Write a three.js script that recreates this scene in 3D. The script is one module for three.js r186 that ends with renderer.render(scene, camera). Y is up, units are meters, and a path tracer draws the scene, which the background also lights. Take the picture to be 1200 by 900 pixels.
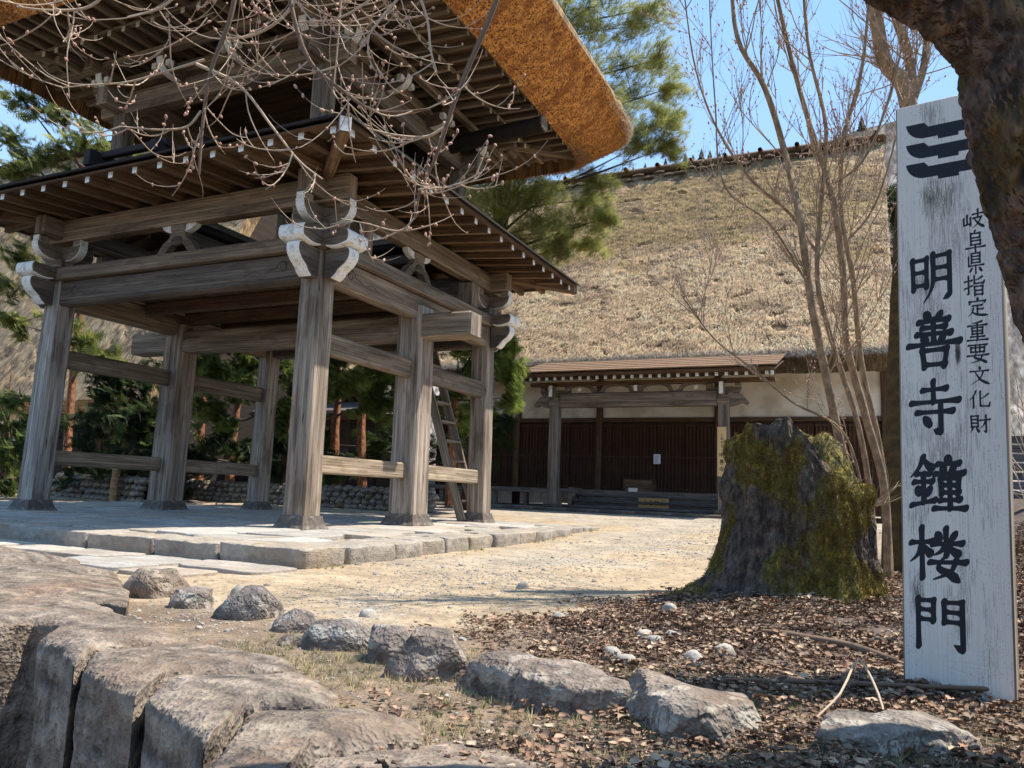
import * as THREE from 'three';
import { mergeGeometries, mergeVertices } from 'three/addons/utils/BufferGeometryUtils.js';
import { ImprovedNoise } from 'three/addons/math/ImprovedNoise.js';

// ---------------------------------------------------------------- camera, sky, sun, exposure
const scene = new THREE.Scene();
const V = (x, y, z) => new THREE.Vector3(x, y, z);
const EYE = V(0, 0.66, 0), FOCAL = 907;                       // eye 0.66 m above the courtyard; focal length in photo pixels
const AX = V(0.90561, 0.02474, 0.42339), AY = V(0.03815, 0.98950, -0.13943), AZ = V(-0.42240, 0.14242, 0.89515); // world axes seen by the camera
const camRight = V(AX.x, AY.x, AZ.x), camUp = V(AX.y, AY.y, AZ.y), camBack = V(AX.z, AY.z, AZ.z);
const camera = new THREE.PerspectiveCamera(2 * Math.atan(450 / FOCAL) * 180 / Math.PI, 4 / 3, 0.05, 3000);
camera.position.copy(EYE);
camera.quaternion.setFromRotationMatrix(new THREE.Matrix4().makeBasis(camRight, camUp, camBack));
scene.add(camera);

const SUN = V(0.46, 1, -0.32).normalize();
{
  const w = 512, h = 256, d = new Float32Array(w * h * 4), v = V(0, 0, 0);
  for (let j = 0; j < h; j++) for (let i = 0; i < w; i++) {
    const th = ((i + 0.5) / w - 0.5) * 2 * Math.PI, el = ((j + 0.5) / h - 0.5) * Math.PI;
    v.set(Math.cos(el) * Math.cos(th), Math.sin(el), Math.cos(el) * Math.sin(th));
    const s = Math.max(0, v.y), t = Math.pow(s, 0.5), g = Math.pow(Math.max(0, v.dot(SUN)), 24) * 0.5;
    const k = 4 * (j * w + i);
    d[k] = 0.47 * (1 - t) + 0.15 * t + g; d[k + 1] = 0.65 * (1 - t) + 0.33 * t + g * 0.96; d[k + 2] = 0.86 * (1 - t) + 0.67 * t + g * 0.88; d[k + 3] = 1;
    if (v.y < 0) { const q = Math.min(1, -v.y * 6); d[k] = d[k] * (1 - q) + 0.16 * q; d[k + 1] = d[k + 1] * (1 - q) + 0.14 * q; d[k + 2] = d[k + 2] * (1 - q) + 0.11 * q; }
  }
  const sky = new THREE.DataTexture(d, w, h, THREE.RGBAFormat, THREE.FloatType);
  sky.mapping = THREE.EquirectangularReflectionMapping; sky.magFilter = THREE.LinearFilter; sky.minFilter = THREE.LinearFilter; sky.needsUpdate = true;
  scene.background = sky; scene.environment = sky;
}
const sun = new THREE.DirectionalLight(new THREE.Color(1, 0.93, 0.82), 5);
sun.position.copy(SUN).multiplyScalar(80).add(V(-6, 0, -10)); sun.target.position.set(-6, 0, -10);
sun.castShadow = true; sun.shadow.mapSize.set(4096, 4096);
Object.assign(sun.shadow.camera, { left: -45, right: 45, top: 45, bottom: -45, near: 1, far: 200 });
scene.add(sun, sun.target);
const renderer = new THREE.WebGLRenderer({ antialias: true });
renderer.toneMapping = THREE.LinearToneMapping; renderer.toneMappingExposure = 1.75;
renderer.shadowMap.enabled = true;

// ---------------------------------------------------------------- helpers
let seed = 12345;
const rnd = () => { seed = (seed + 0x6D2B79F5) | 0; let t = Math.imul(seed ^ (seed >>> 15), 1 | seed); t = (t + Math.imul(t ^ (t >>> 7), 61 | t)) ^ t; return ((t ^ (t >>> 14)) >>> 0) / 4294967296; };
const rr = (a, b) => a + (b - a) * rnd();
const lerp = (a, b, t) => a + (b - a) * t;
const clamp = (x, a = 0, b = 1) => Math.min(b, Math.max(a, x));
const ss = (a, b, x) => { const t = clamp((x - a) / (b - a)); return t * t * (3 - 2 * t); };
const perlin = new ImprovedNoise();
const N = (x, y, z) => perlin.noise(x + 50.3, y + 71.7, z + 33.1);
const fbm = (x, y, z, o = 4) => { let s = 0, a = 0.5; for (let i = 0; i < o; i++) { s += a * N(x, y, z); x *= 2.03; y *= 2.03; z *= 2.03; a *= 0.5; } return s; };
// pixel of the photograph (1200 x 900) -> ray -> point on a known plane
const ray = (px, py) => camRight.clone().multiplyScalar((px - 600) / FOCAL).addScaledVector(camUp, -(py - 450) / FOCAL).sub(camBack);
const onY = (px, py, y) => { const r = ray(px, py); return r.multiplyScalar((y - EYE.y) / r.y).add(EYE); };
const onX = (px, py, x) => { const r = ray(px, py); return r.multiplyScalar((x - EYE.x) / r.x).add(EYE); };
const onZ = (px, py, z) => { const r = ray(px, py); return r.multiplyScalar((z - EYE.z) / r.z).add(EYE); };
const atDepth = (px, py, d) => ray(px, py).multiplyScalar(d).add(EYE);
const taken = {};
function numbered(n) { if (!(n in taken)) { taken[n] = 0; return n; } return n + '_' + String(++taken[n]).padStart(3, '0'); }
function tag(o, label, category, group, kind) {
  if (label) o.userData.label = label; if (category) o.userData.category = category; if (group) o.userData.group = group; if (kind) o.userData.kind = kind; return o;
}
function thing(name, label, category, pos, group) {
  const g = new THREE.Group(); g.name = numbered(name); g.position.copy(pos); scene.add(g); tag(g, label, category, group); g.updateMatrixWorld(true); return g;
}
function mk(name, geo, mat, parent) {                          // one named mesh, built in world coordinates, put under its parent
  const m = new THREE.Mesh(geo, mat); m.castShadow = m.receiveShadow = true;
  if (!parent) { m.name = numbered(name); scene.add(m); } else { m.name = name; m.userData.pending = parent; }
  return m;
}
function settle(m) { const p = m.userData.pending; if (p) { delete m.userData.pending; m.updateMatrixWorld(true); p.updateMatrixWorld(true); p.attach(m); } return m; }
const part = (name, geo, mat, parent, label) => { const m = settle(mk(name, geo, mat, parent)); if (label) m.userData.label = label; return m; };
// chamfered box, grain (u) along its longest side, uv in metres
const boxes = new Map();
function box(sx, sy, sz, c = 0.008, variant = 0) {
  const key = [sx, sy, sz, c, variant].map(v => v.toFixed(4)).join();
  if (boxes.has(key)) return boxes.get(key);
  const h = [sx / 2, sy / 2, sz / 2], P = [], NN = [], UV = [];
  const long = sx >= sy && sx >= sz ? 0 : sy >= sz ? 1 : 2, off = variant * 0.377;
  const push = (pts, n) => {
    const a = Math.abs(n[0]) > 0.8 ? 0 : Math.abs(n[1]) > 0.8 ? 1 : 2;
    for (const p of pts) {
      P.push(...p); NN.push(...n);
      let u, v; if (a === long) { u = p[(long + 1) % 3] * 0.4; v = p[(long + 2) % 3]; } else { u = p[long]; v = p[3 - long - a]; }
      UV.push(u + off, v + off * 1.7 + a * 0.21);
    }
  };
  const corner = (s, full) => [0, 1, 2].map(k => s[k] * (k === full ? h[k] : h[k] - c));
  const face = (a) => { const b = (a + 1) % 3, d = (a + 2) % 3;
    for (const s of [-1, 1]) { const q = [[-1, -1], [1, -1], [1, 1], [-1, 1]].map(([x, y]) => { const e = [0, 0, 0]; e[a] = s; e[b] = x; e[d] = y; return corner(e, a); }); const n = [0, 0, 0]; n[a] = s; const o = s > 0 ? [0, 1, 2, 0, 2, 3] : [0, 2, 1, 0, 3, 2]; push(o.map(i => q[i]), n); } };
  [0, 1, 2].forEach(face);
  const tri = (A, B, C, n) => { const ab = B.map((v, i) => v - A[i]), ac = C.map((v, i) => v - A[i]); const cr = [ab[1] * ac[2] - ab[2] * ac[1], ab[2] * ac[0] - ab[0] * ac[2], ab[0] * ac[1] - ab[1] * ac[0]]; push(cr[0] * n[0] + cr[1] * n[1] + cr[2] * n[2] > 0 ? [A, B, C] : [A, C, B], n); };
  for (let a = 0; a < 3; a++) { const b = (a + 1) % 3, d = (a + 2) % 3;
    for (const s of [-1, 1]) for (const t of [-1, 1]) { const e0 = [0, 0, 0], e1 = [0, 0, 0]; e0[a] = -1; e1[a] = 1; e0[b] = e1[b] = s; e0[d] = e1[d] = t; const n = [0, 0, 0]; n[b] = s * 0.7071; n[d] = t * 0.7071;
      const A = corner(e0, b), B = corner(e1, b), C = corner(e1, d), D = corner(e0, d); tri(A, B, C, n); tri(A, C, D, n); } }
  for (const x of [-1, 1]) for (const y of [-1, 1]) for (const z of [-1, 1]) tri(corner([x, y, z], 0), corner([x, y, z], 1), corner([x, y, z], 2), [x * 0.577, y * 0.577, z * 0.577]);
  const g = new THREE.BufferGeometry(); g.setAttribute('position', new THREE.Float32BufferAttribute(P, 3)); g.setAttribute('normal', new THREE.Float32BufferAttribute(NN, 3)); g.setAttribute('uv', new THREE.Float32BufferAttribute(UV, 2));
  boxes.set(key, g); return g;
}
// a bar from a to b: height h along 'up', width w across
function bar(name, parent, a, b, h, w, mat, { c = 0.012, up = V(0, 1, 0), variant = Math.floor(rnd() * 4), label } = {}) {
  const d = b.clone().sub(a), L = d.length(); d.normalize();
  const side = d.clone().cross(up).normalize(), u2 = side.clone().cross(d).normalize();
  const m = mk(name, box(Math.round(L * 500) / 500, h, w, c, variant), mat, parent);
  m.position.copy(a).add(b).multiplyScalar(0.5); m.quaternion.setFromRotationMatrix(new THREE.Matrix4().makeBasis(d, u2, side));
  if (label) m.userData.label = label; return settle(m);
}
function block(name, parent, x, y, z, sx, sy, sz, mat, { c = 0.01, ry = 0, variant = Math.floor(rnd() * 4) } = {}) {
  const m = mk(name, box(sx, sy, sz, c, variant), mat, parent); m.position.set(x, y, z); m.rotation.y = ry; return settle(m);
}
// uv by the flattest axis of each face, in metres; keeps smooth normals
function boxUV(geo, scale = 1) {
  if (!geo.attributes.normal) geo.computeVertexNormals();
  const g = geo.index ? geo.toNonIndexed() : geo, p = g.attributes.position, uv = new Float32Array(p.count * 2);
  const A = V(0, 0, 0), B = V(0, 0, 0), C = V(0, 0, 0);
  for (let i = 0; i < p.count; i += 3) {
    A.fromBufferAttribute(p, i); B.fromBufferAttribute(p, i + 1).sub(A); C.fromBufferAttribute(p, i + 2).sub(A); B.cross(C);
    const ax = Math.abs(B.x), ay = Math.abs(B.y), az = Math.abs(B.z);
    for (let k = 0; k < 3; k++) { const x = p.getX(i + k), y = p.getY(i + k), z = p.getZ(i + k); const [u, v] = ay >= ax && ay >= az ? [x, z] : ax >= az ? [z, y] : [x, y]; uv[(i + k) * 2] = u * scale; uv[(i + k) * 2 + 1] = v * scale; }
  }
  g.setAttribute('uv', new THREE.BufferAttribute(uv, 2)); return g;
}
// tapered tube through points; uv: u round, v along in metres
function tube(pts, radii, seg = 6, wob = 0, steps = 0) {
  const curve = new THREE.CatmullRomCurve3(pts), n = steps || Math.max(2, (pts.length - 1) * 3), P = [], UV = [], I = [];
  let t0 = curve.getTangent(0), nrm = Math.abs(t0.y) < 0.9 ? V(0, 1, 0).cross(t0).normalize() : V(1, 0, 0).cross(t0).normalize(), prev = curve.getPoint(0), len = 0;
  const NR = [];
  for (let i = 0; i <= n; i++) {
    const t = i / n, c = curve.getPoint(t), tg = curve.getTangent(t); len += c.distanceTo(prev); prev = c;
    nrm.addScaledVector(tg, -nrm.dot(tg)).normalize(); const bi = tg.clone().cross(nrm);
    const f = t * (radii.length - 1), k = Math.min(radii.length - 2, Math.floor(f)), r = lerp(radii[k], radii[k + 1], f - k);
    for (let j = 0; j <= seg; j++) { const a = (j % seg) / seg * Math.PI * 2, d = nrm.clone().multiplyScalar(Math.cos(a)).addScaledVector(bi, Math.sin(a)); let q = r; if (wob) q *= 1 + wob * fbm(c.x * 3 + d.x * 1.5, c.y * 3 + d.y * 1.5, c.z * 3 + d.z * 1.5, 3) * 2; P.push(c.x + d.x * q, c.y + d.y * q, c.z + d.z * q); NR.push(d.x, d.y, d.z); UV.push(j / seg * r * 6.28, len); }
  }
  for (let i = 0; i < n; i++) for (let j = 0; j < seg; j++) { const a = i * (seg + 1) + j, b = a + seg + 1; I.push(a, a + 1, b, b, a + 1, b + 1); }
  const g = new THREE.BufferGeometry(); g.setAttribute('position', new THREE.Float32BufferAttribute(P, 3)); g.setAttribute('uv', new THREE.Float32BufferAttribute(UV, 2)); g.setIndex(I);
  if (wob) g.computeVertexNormals(); else g.setAttribute('normal', new THREE.Float32BufferAttribute(NR, 3)); return g;
}
// ---------------------------------------------------------------- textures and materials
const hash = (x, y, s) => { let h = Math.imul(x, 374761393) + Math.imul(y, 668265263) + Math.imul(s, 1442695041); h = Math.imul(h ^ (h >>> 13), 1274126177); return ((h ^ (h >>> 16)) >>> 0) / 4294967296; };
function pn(x, y, px, py, s) {                                  // value noise that repeats after px, py cells
  const xi = Math.floor(x), yi = Math.floor(y), fx = x - xi, fy = y - yi, u = fx * fx * (3 - 2 * fx), v = fy * fy * (3 - 2 * fy);
  const m = (a, n) => ((a % n) + n) % n, x0 = m(xi, px), x1 = m(xi + 1, px), y0 = m(yi, py), y1 = m(yi + 1, py);
  return lerp(lerp(hash(x0, y0, s), hash(x1, y0, s), u), lerp(hash(x0, y1, s), hash(x1, y1, s), u), v);
}
function pf(u, v, fx, fy, s, o = 4) { let a = 0.5, t = 0, w = 0; for (let i = 0; i < o; i++) { t += a * pn(u * fx, v * fy, fx, fy, s + i); w += a; a *= 0.5; fx *= 2; fy *= 2; } return t / w; }
function texture(w, h, fn, su, sv, srgb = true) {               // fn(u, v) -> [r, g, b] 0..255; covers su x sv metres
  const d = new Uint8Array(w * h * 4);
  for (let j = 0; j < h; j++) for (let i = 0; i < w; i++) { const c = fn(i / w, j / h), k = 4 * (j * w + i); d[k] = clamp(c[0], 0, 255); d[k + 1] = clamp(c[1], 0, 255); d[k + 2] = clamp(c[2], 0, 255); d[k + 3] = 255; }
  const t = new THREE.DataTexture(d, w, h, THREE.RGBAFormat); t.wrapS = t.wrapT = THREE.RepeatWrapping; t.magFilter = THREE.LinearFilter; t.minFilter = THREE.LinearMipmapLinearFilter; t.generateMipmaps = true;
  if (srgb) t.colorSpace = THREE.SRGBColorSpace; t.repeat.set(1 / su, 1 / sv); t.needsUpdate = true; return t;
}
const mix3 = (a, b, t) => [lerp(a[0], b[0], t), lerp(a[1], b[1], t), lerp(a[2], b[2], t)];
function woodPair(w, h, su, sv, light, dark, crackAmount, s) {
  const val = (u, v) => {
    const warp = (pf(u, v, 3, 4, s + 40, 2) - 0.5) * 0.03;
    const band = pf(u, v + warp, 2, 16, s, 3), grain = pf(u, v + warp, 3, 80, s + 9, 3), fine = pf(u, v, 14, 256, s + 17, 2);
    const cr = pf(u, v + warp * 0.6, 2, 26, s + 23, 2), crack = ss(0.5 - 0.026, 0.5, cr) * ss(0.5 + 0.026, 0.5, cr) * ss(0.46, 0.56, pf(u, v, 4, 7, s + 31, 2)) * crackAmount;
    return [0.42 * band + 0.4 * grain + 0.18 * fine, crack];
  };
  const map = texture(w, h, (u, v) => { const [g, c] = val(u, v); const st = pf(u, v, 7, 9, s + 61, 3); let k = mix3(dark, light, clamp((g - 0.32) * 2.6)); k = mix3(k, [k[0] * 0.86, k[1] * 0.83, k[2] * 0.8], ss(0.52, 0.7, st)); return mix3(k, [30, 26, 23], c * 0.85); }, su, sv);
  const bump = texture(w, h, (u, v) => { const [g, c] = val(u, v); const b = 255 * clamp(g * 0.9 + 0.1 - c * 0.6); return [b, b, b]; }, su, sv, false);
  return { map, bump };
}
const W1 = woodPair(1024, 512, 2.2, 0.7, [204, 195, 184], [116, 107, 98], 1, 3);
const W2 = woodPair(1024, 512, 1.8, 0.6, [160, 134, 104], [82, 64, 48], 0.6, 203);
const wood = (o, col, rough = 0.88, bs = 0.006) => new THREE.MeshStandardMaterial({ map: o.map, bumpMap: o.bump, bumpScale: bs, roughness: rough, color: col });
const M = {};
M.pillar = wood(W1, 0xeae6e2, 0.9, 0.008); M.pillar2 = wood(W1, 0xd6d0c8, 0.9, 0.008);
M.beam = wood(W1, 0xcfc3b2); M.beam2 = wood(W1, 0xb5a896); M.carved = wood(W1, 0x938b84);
M.brown = wood(W2, 0xe6dccc); M.brown2 = wood(W2, 0xbfb09c); M.dark = wood(W2, 0x6a5a4c); M.vdark = wood(W2, 0x453a32); M.char = wood(W2, 0x4a423c, 0.8);
M.temple = wood(W1, 0xb9b0a6); M.door = wood(W2, 0x8e7058); M.lattice = wood(W2, 0xb0907a); M.plank = wood(W1, 0xe8e0d6); M.slat = wood(W1, 0x8f8c90);
M.shingle = wood(W2, 0xfff0e0); M.greyRail = wood(W1, 0xe6dccb);
{
  const white = texture(256, 256, (u, v) => { const a = pf(u, v, 6, 6, 5, 4), b = pf(u, v, 40, 40, 8, 2); const t = ss(0.55, 0.72, a) * 0.35 + ss(0.58, 0.78, b) * 0.3; return mix3([230, 226, 217], [140, 128, 112], clamp(t)); }, 0.5, 0.5);
  M.white = new THREE.MeshStandardMaterial({ map: white, roughness: 0.85 });
  const plaster = texture(256, 256, (u, v) => { const a = pf(u, v, 4, 4, 15, 5); return mix3([226, 216, 196], [196, 182, 158], ss(0.4, 0.75, a)); }, 2, 2);
  M.plaster = new THREE.MeshStandardMaterial({ map: plaster, roughness: 0.95 });
}
{ // stone: grey with bands, pits and pale lichen
  const mkStone = (s, a, b, c, lich) => {
    const val = (u, v) => { const band = pf(u + (pf(u, v, 3, 3, s + 3, 2) - 0.5) * 0.1, v, 3, 14, s, 4), g = pf(u, v, 24, 24, s + 7, 4), f = pf(u, v, 110, 110, s + 11, 2); return [band, g, f]; };
    const map = texture(512, 512, (u, v) => { const [bd, g, f] = val(u, v); let k = mix3(a, b, clamp((bd * 0.45 + g * 0.35 + f * 0.2 - 0.3) * 2.4)); k = mix3(k, c, ss(0.55, 0.72, pf(u, v, 5, 5, s + 21, 3)) * 0.5); return mix3(k, [188, 184, 170], lich * ss(0.6, 0.68, pf(u, v, 14, 14, s + 27, 3))); }, 0.9, 0.9);
    const bump = texture(512, 512, (u, v) => { const [bd, g, f] = val(u, v); const b_ = 255 * clamp(bd * 0.4 + g * 0.4 + f * 0.2); return [b_, b_, b_]; }, 0.9, 0.9, false);
    return { map, bump };
  };
  const s1 = mkStone(5, [84, 77, 71], [186, 175, 163], [142, 124, 108], 0.3), s2 = mkStone(45, [146, 140, 132], [196, 190, 180], [166, 154, 138], 0.2), s3 = mkStone(85, [86, 78, 71], [148, 136, 124], [112, 90, 74], 0.45);
  const st = (o, col, bs = 0.02) => new THREE.MeshStandardMaterial({ map: o.map, bumpMap: o.bump, bumpScale: bs, roughness: 0.92, color: col, vertexColors: true });
  M.rock = st(s1, 0xd9d0c7, 0.04); M.rock2 = st(s3, 0xffffff, 0.05); M.flag = st(s2, 0xfafafa, 0.012); M.flag2 = st(s2, 0xe2e2e2, 0.012); M.flag3 = st(s2, 0xf4ece4, 0.012); M.edge = st(s2, 0xe2dcd4, 0.02); M.rubble = st(s1, 0xe8e4da, 0.03);
  M.shoe = new THREE.MeshStandardMaterial({ map: s3.map, bumpMap: s3.bump, bumpScale: 0.01, roughness: 0.85, color: 0xc8c4c0 });
}
{ // reed thatch: cut ends (stipple) and laid stalks
  const cut = (u, v) => { const f = pf(u, v, 56, 56, 3, 3), g = pf(u, v, 22, 22, 4, 3), h = pf(u, v, 5, 5, 6, 3); return [f, g, h]; };
  const map = texture(512, 512, (u, v) => { const [f, g, h] = cut(u, v); let k = mix3([228, 158, 80], [176, 108, 46], clamp((g - 0.35) * 2)); k = mix3(k, [74, 42, 18], ss(0.52, 0.75, f) * 0.75); return mix3(k, [120, 66, 24], ss(0.5, 0.7, h) * 0.45); }, 1.1, 1.1);
  const bump = texture(512, 512, (u, v) => { const [f, g] = cut(u, v); const b = 255 * (1 - clamp(f * 0.7 + g * 0.3)); return [b, b, b]; }, 1.1, 1.1, false);
  M.reedCut = new THREE.MeshStandardMaterial({ map, bumpMap: bump, bumpScale: 0.05, roughness: 0.95 });
  const st = (u, v) => [pf(u, v, 150, 3, 31, 2), pf(u, v, 14, 2, 33, 2)];
  const m2 = texture(512, 256, (u, v) => { const [a, b] = st(u, v); let k = mix3([176, 138, 88], [104, 76, 46], clamp((b - 0.3) * 2)); return mix3(k, [52, 36, 22], ss(0.5, 0.75, a) * 0.7); }, 1.6, 1);
  const b2 = texture(512, 256, (u, v) => { const [a, b] = st(u, v); const q = 255 * (1 - clamp(a * 0.6 + b * 0.4)); return [q, q, q]; }, 1.6, 1, false);
  M.reedLaid = new THREE.MeshStandardMaterial({ map: m2, bumpMap: b2, bumpScale: 0.04, roughness: 0.95 });
  const m3 = texture(512, 512, (u, v) => { const a = pf(u, v, 128, 18, 51, 3), b = pf(u, v, 10, 10, 53, 4); let k = mix3([196, 172, 136], [120, 100, 76], clamp((a - 0.3) * 1.9)); return mix3(k, [88, 72, 54], ss(0.52, 0.72, b) * 0.6); }, 3, 3);
  M.reedOld = new THREE.MeshStandardMaterial({ map: m3, bumpMap: bump, bumpScale: 0.05, roughness: 1, color: 0x8c867e });
  M.oldThatch = new THREE.MeshStandardMaterial({ map: m3, roughness: 1, vertexColors: true });
  M.straw = new THREE.MeshStandardMaterial({ roughness: 1, side: THREE.DoubleSide });
}
{ // bark
  const bk = (s, a, b, fx, fy) => { const val = (u, v) => pf(u + (pf(u, v, 4, 4, s + 5, 2) - 0.5) * 0.12, v, fx, fy, s, 4);
    return { map: texture(256, 256, (u, v) => mix3(a, b, clamp((val(u, v) - 0.3) * 2.3)), 0.5, 0.5), bump: texture(256, 256, (u, v) => { const q = 255 * val(u, v); return [q, q, q]; }, 0.5, 0.5, false) }; };
  const b1 = bk(3, [46, 36, 30], [112, 92, 76], 24, 10), b2 = bk(33, [122, 99, 74], [162, 135, 102], 8, 11), b3 = bk(63, [96, 58, 38], [164, 112, 76], 20, 5);
  const bm = (o, bs, col = 0xffffff, vc = false) => new THREE.MeshStandardMaterial({ map: o.map, bumpMap: o.bump, bumpScale: bs, roughness: 0.95, color: col, vertexColors: vc });
  M.stump = new THREE.MeshStandardMaterial({ map: texture(256, 256, (u, v) => { const k = 150 + 150 * (pf(u, v, 30, 12, 3, 4) - 0.5) + 90 * (pf(u, v, 90, 90, 7, 2) - 0.5); return [k, k, k]; }, 0.5, 0.5), bumpMap: b1.bump, bumpScale: 0.03, roughness: 1, vertexColors: true });
  M.barkDark = bm(b1, 0.03, 0xffffff, true); M.barkTan = bm(b2, 0.006); M.barkRed = bm(b3, 0.012); M.barkMoss = bm(b2, 0.01, 0x8c8456); M.barkGrey = bm(b1, 0.01, 0xd8d0c8);
  M.twig = new THREE.MeshStandardMaterial({ color: 0xb39c82, roughness: 0.75 }); M.twigDark = new THREE.MeshStandardMaterial({ color: 0x6e5846, roughness: 0.85 }); M.bud = new THREE.MeshStandardMaterial({ color: 0xbd907a, roughness: 0.7 }); M.twigTan = new THREE.MeshStandardMaterial({ color: 0x9c8262, roughness: 0.85 });
}
M.leaf = new THREE.MeshPhysicalMaterial({ color: 0xffffff, roughness: 1, side: THREE.DoubleSide, vertexColors: true, transmission: 0.45, thickness: 0, specularIntensity: 0.2 });
M.litter = new THREE.MeshStandardMaterial({ color: 0xffffff, roughness: 0.9, side: THREE.DoubleSide });
M.pebble = new THREE.MeshStandardMaterial({ color: 0xffffff, roughness: 0.92 });
M.bronze = new THREE.MeshStandardMaterial({ color: 0x3f5a4c, roughness: 0.6, metalness: 0.4 });
// ---------------------------------------------------------------- ground
const poly = (tab, x) => { for (let i = 0; i < tab.length - 1; i++) if (x <= tab[i + 1][0]) return lerp(tab[i][1], tab[i + 1][1], clamp((x - tab[i][0]) / (tab[i + 1][0] - tab[i][0]))); return tab[tab.length - 1][1]; };
const wallZ = x => poly([[-14, -5.0], [-5.2, -3.3], [-3.6, -2.5], [-2.5, -2.05], [-1.9, -1.75], [-1.2, -1.42], [-0.6, -1.3], [0, -1.1], [3, -0.7], [8, 0]], x);
const soilX = z => poly([[-20, 1.6], [-12, 0.4], [-8, -0.6], [-6.2, -1.05], [-4.5, -1.5], [-3.4, -1.62], [-2.8, -1.45], [-2.2, -1.0], [-1, -0.6]], z);
function heightAt(x, z) {
  let h = 0.25 * ss(8, 18, -z) + 0.012 * fbm(x * 0.9, 0, z * 0.9, 3);
  const m = ss(-0.1, 1.0, x - soilX(z) + 0.15 * N(x * 1.3, 2, z * 1.3)) * (1 - ss(10, 14, -z));
  h += m * (lerp(0.03, 0.13, ss(3.5, 4.9, -z)) + 0.03 * fbm(x * 3, 5, z * 3, 4));
  h += 0.75 * ss(0.62, 2.8, x + 0.12 * (-z - 3.4)) * (1 - ss(12, 16, -z));
  h += 0.01 * fbm(x * 7, 9, z * 7, 2) * ss(9, 5, -z);
  const d = z - wallZ(x);
  h = lerp(h, -0.98 + 0.03 * fbm(x * 2, 1, z * 2), ss(-0.12, 0.2, d));
  const far = Math.hypot(x + 6, z + 10); h += 6 * ss(60, 220, far) * (0.6 + 0.8 * N(x * 0.006, 3, z * 0.006));
  return h;
}
const grit = texture(512, 512, (u, v) => { const f = pf(u, v, 170, 170, 7, 2), g = pf(u, v, 30, 30, 9, 4), h = pf(u, v, 6, 6, 11, 3); let k = 205 + (g - 0.5) * 70 + (h - 0.5) * 50; k -= ss(0.62, 0.85, f) * 70; k += ss(0.3, 0.12, f) * 40; return [k, k, k]; }, 1.3, 1.3);
const gritB = texture(512, 512, (u, v) => { const q = 255 * (pf(u, v, 170, 170, 7, 2) * 0.5 + pf(u, v, 30, 30, 9, 4) * 0.5); return [q, q, q]; }, 1.3, 1.3, false);
{
  const lines = (segs) => { const o = []; for (const [a, b, s] of segs) { const n = Math.max(1, Math.round((b - a) / s)); for (let i = 0; i < n; i++) o.push(a + (b - a) * i / n); } o.push(segs[segs.length - 1][1]); return o; };
  const xs = lines([[-500, -60, 40], [-60, -16, 2], [-16, -5.4, 0.25], [-5.4, 2.4, 0.04], [2.4, 6, 0.3], [6, 40, 2], [40, 500, 40]]);
  const zs = lines([[-500, -60, 40], [-60, -24, 2], [-24, -8, 0.2], [-8, -0.8, 0.04], [-0.8, 3, 0.25], [3, 40, 4], [40, 400, 60]]);
  const P = [], C = [], UV = [], I = [], c = new THREE.Color();
  const sand = [0.56, 0.42, 0.262], gravel = [0.55, 0.46, 0.345], soil = [0.15, 0.105, 0.075], path = [0.29, 0.205, 0.13], low = [0.22, 0.18, 0.14], grass = [0.30, 0.25, 0.15];
  for (const z of zs) for (const x of xs) {
    P.push(x, heightAt(x, z), z); UV.push(x, z);
    const n1 = fbm(x * 1.4, 4, z * 1.4, 4), n2 = fbm(x * 0.5, 8, z * 0.5, 3), n3 = fbm(x * 5, 6, z * 5, 3);
    let k = mix3(sand, gravel, clamp(ss(-0.02, 0.25, n2 + n3 * 0.4) * 0.7 + ss(13, 17, -z) + ss(0.9, 0.2, Math.abs(x + 3.3 + 0.1 * z * 0) + n1) * ss(5, 7, -z) * 0.8));
    k = k.map((v, i) => v * (1 + n1 * 0.35 + n3 * 0.2));
    const ms = ss(-0.12, 0.16, x - soilX(z) + 0.35 * n1 + 0.22 * n3) * (1 - ss(10.5, 13, -z));
    const mp = ss(-3.25, -2.85, z + 0.25 * n1 + 0.12 * n3 + 0.35 * ss(-3, -1.6, x)) ;
    k = mix3(k, path.map(v => v * (1 + n3 * 0.7)), mp); k = mix3(k, soil.map(v => v * (1 + n3)), ms * (1 - 0.55 * mp));
    k = mix3(k, low, ss(-0.1, 0.1, z - wallZ(x))); k = mix3(k, grass, ss(26, 34, Math.hypot(x + 6, z + 8)));
    C.push(clamp(k[0]), clamp(k[1]), clamp(k[2]));
  }
  const nx = xs.length; for (let j = 0; j < zs.length - 1; j++) for (let i = 0; i < nx - 1; i++) { const a = j * nx + i, b = a + nx; I.push(a, b, a + 1, b, b + 1, a + 1); }
  const g = new THREE.BufferGeometry(); g.setAttribute('position', new THREE.Float32BufferAttribute(P, 3)); g.setAttribute('color', new THREE.Float32BufferAttribute(C, 3)); g.setAttribute('uv', new THREE.Float32BufferAttribute(UV, 2)); g.setIndex(I); g.computeVertexNormals();
  tag(mk('ground', g, new THREE.MeshStandardMaterial({ map: grit, bumpMap: gritB, bumpScale: 0.012, roughness: 0.97, vertexColors: true })), null, null, null, 'structure');
}
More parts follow.
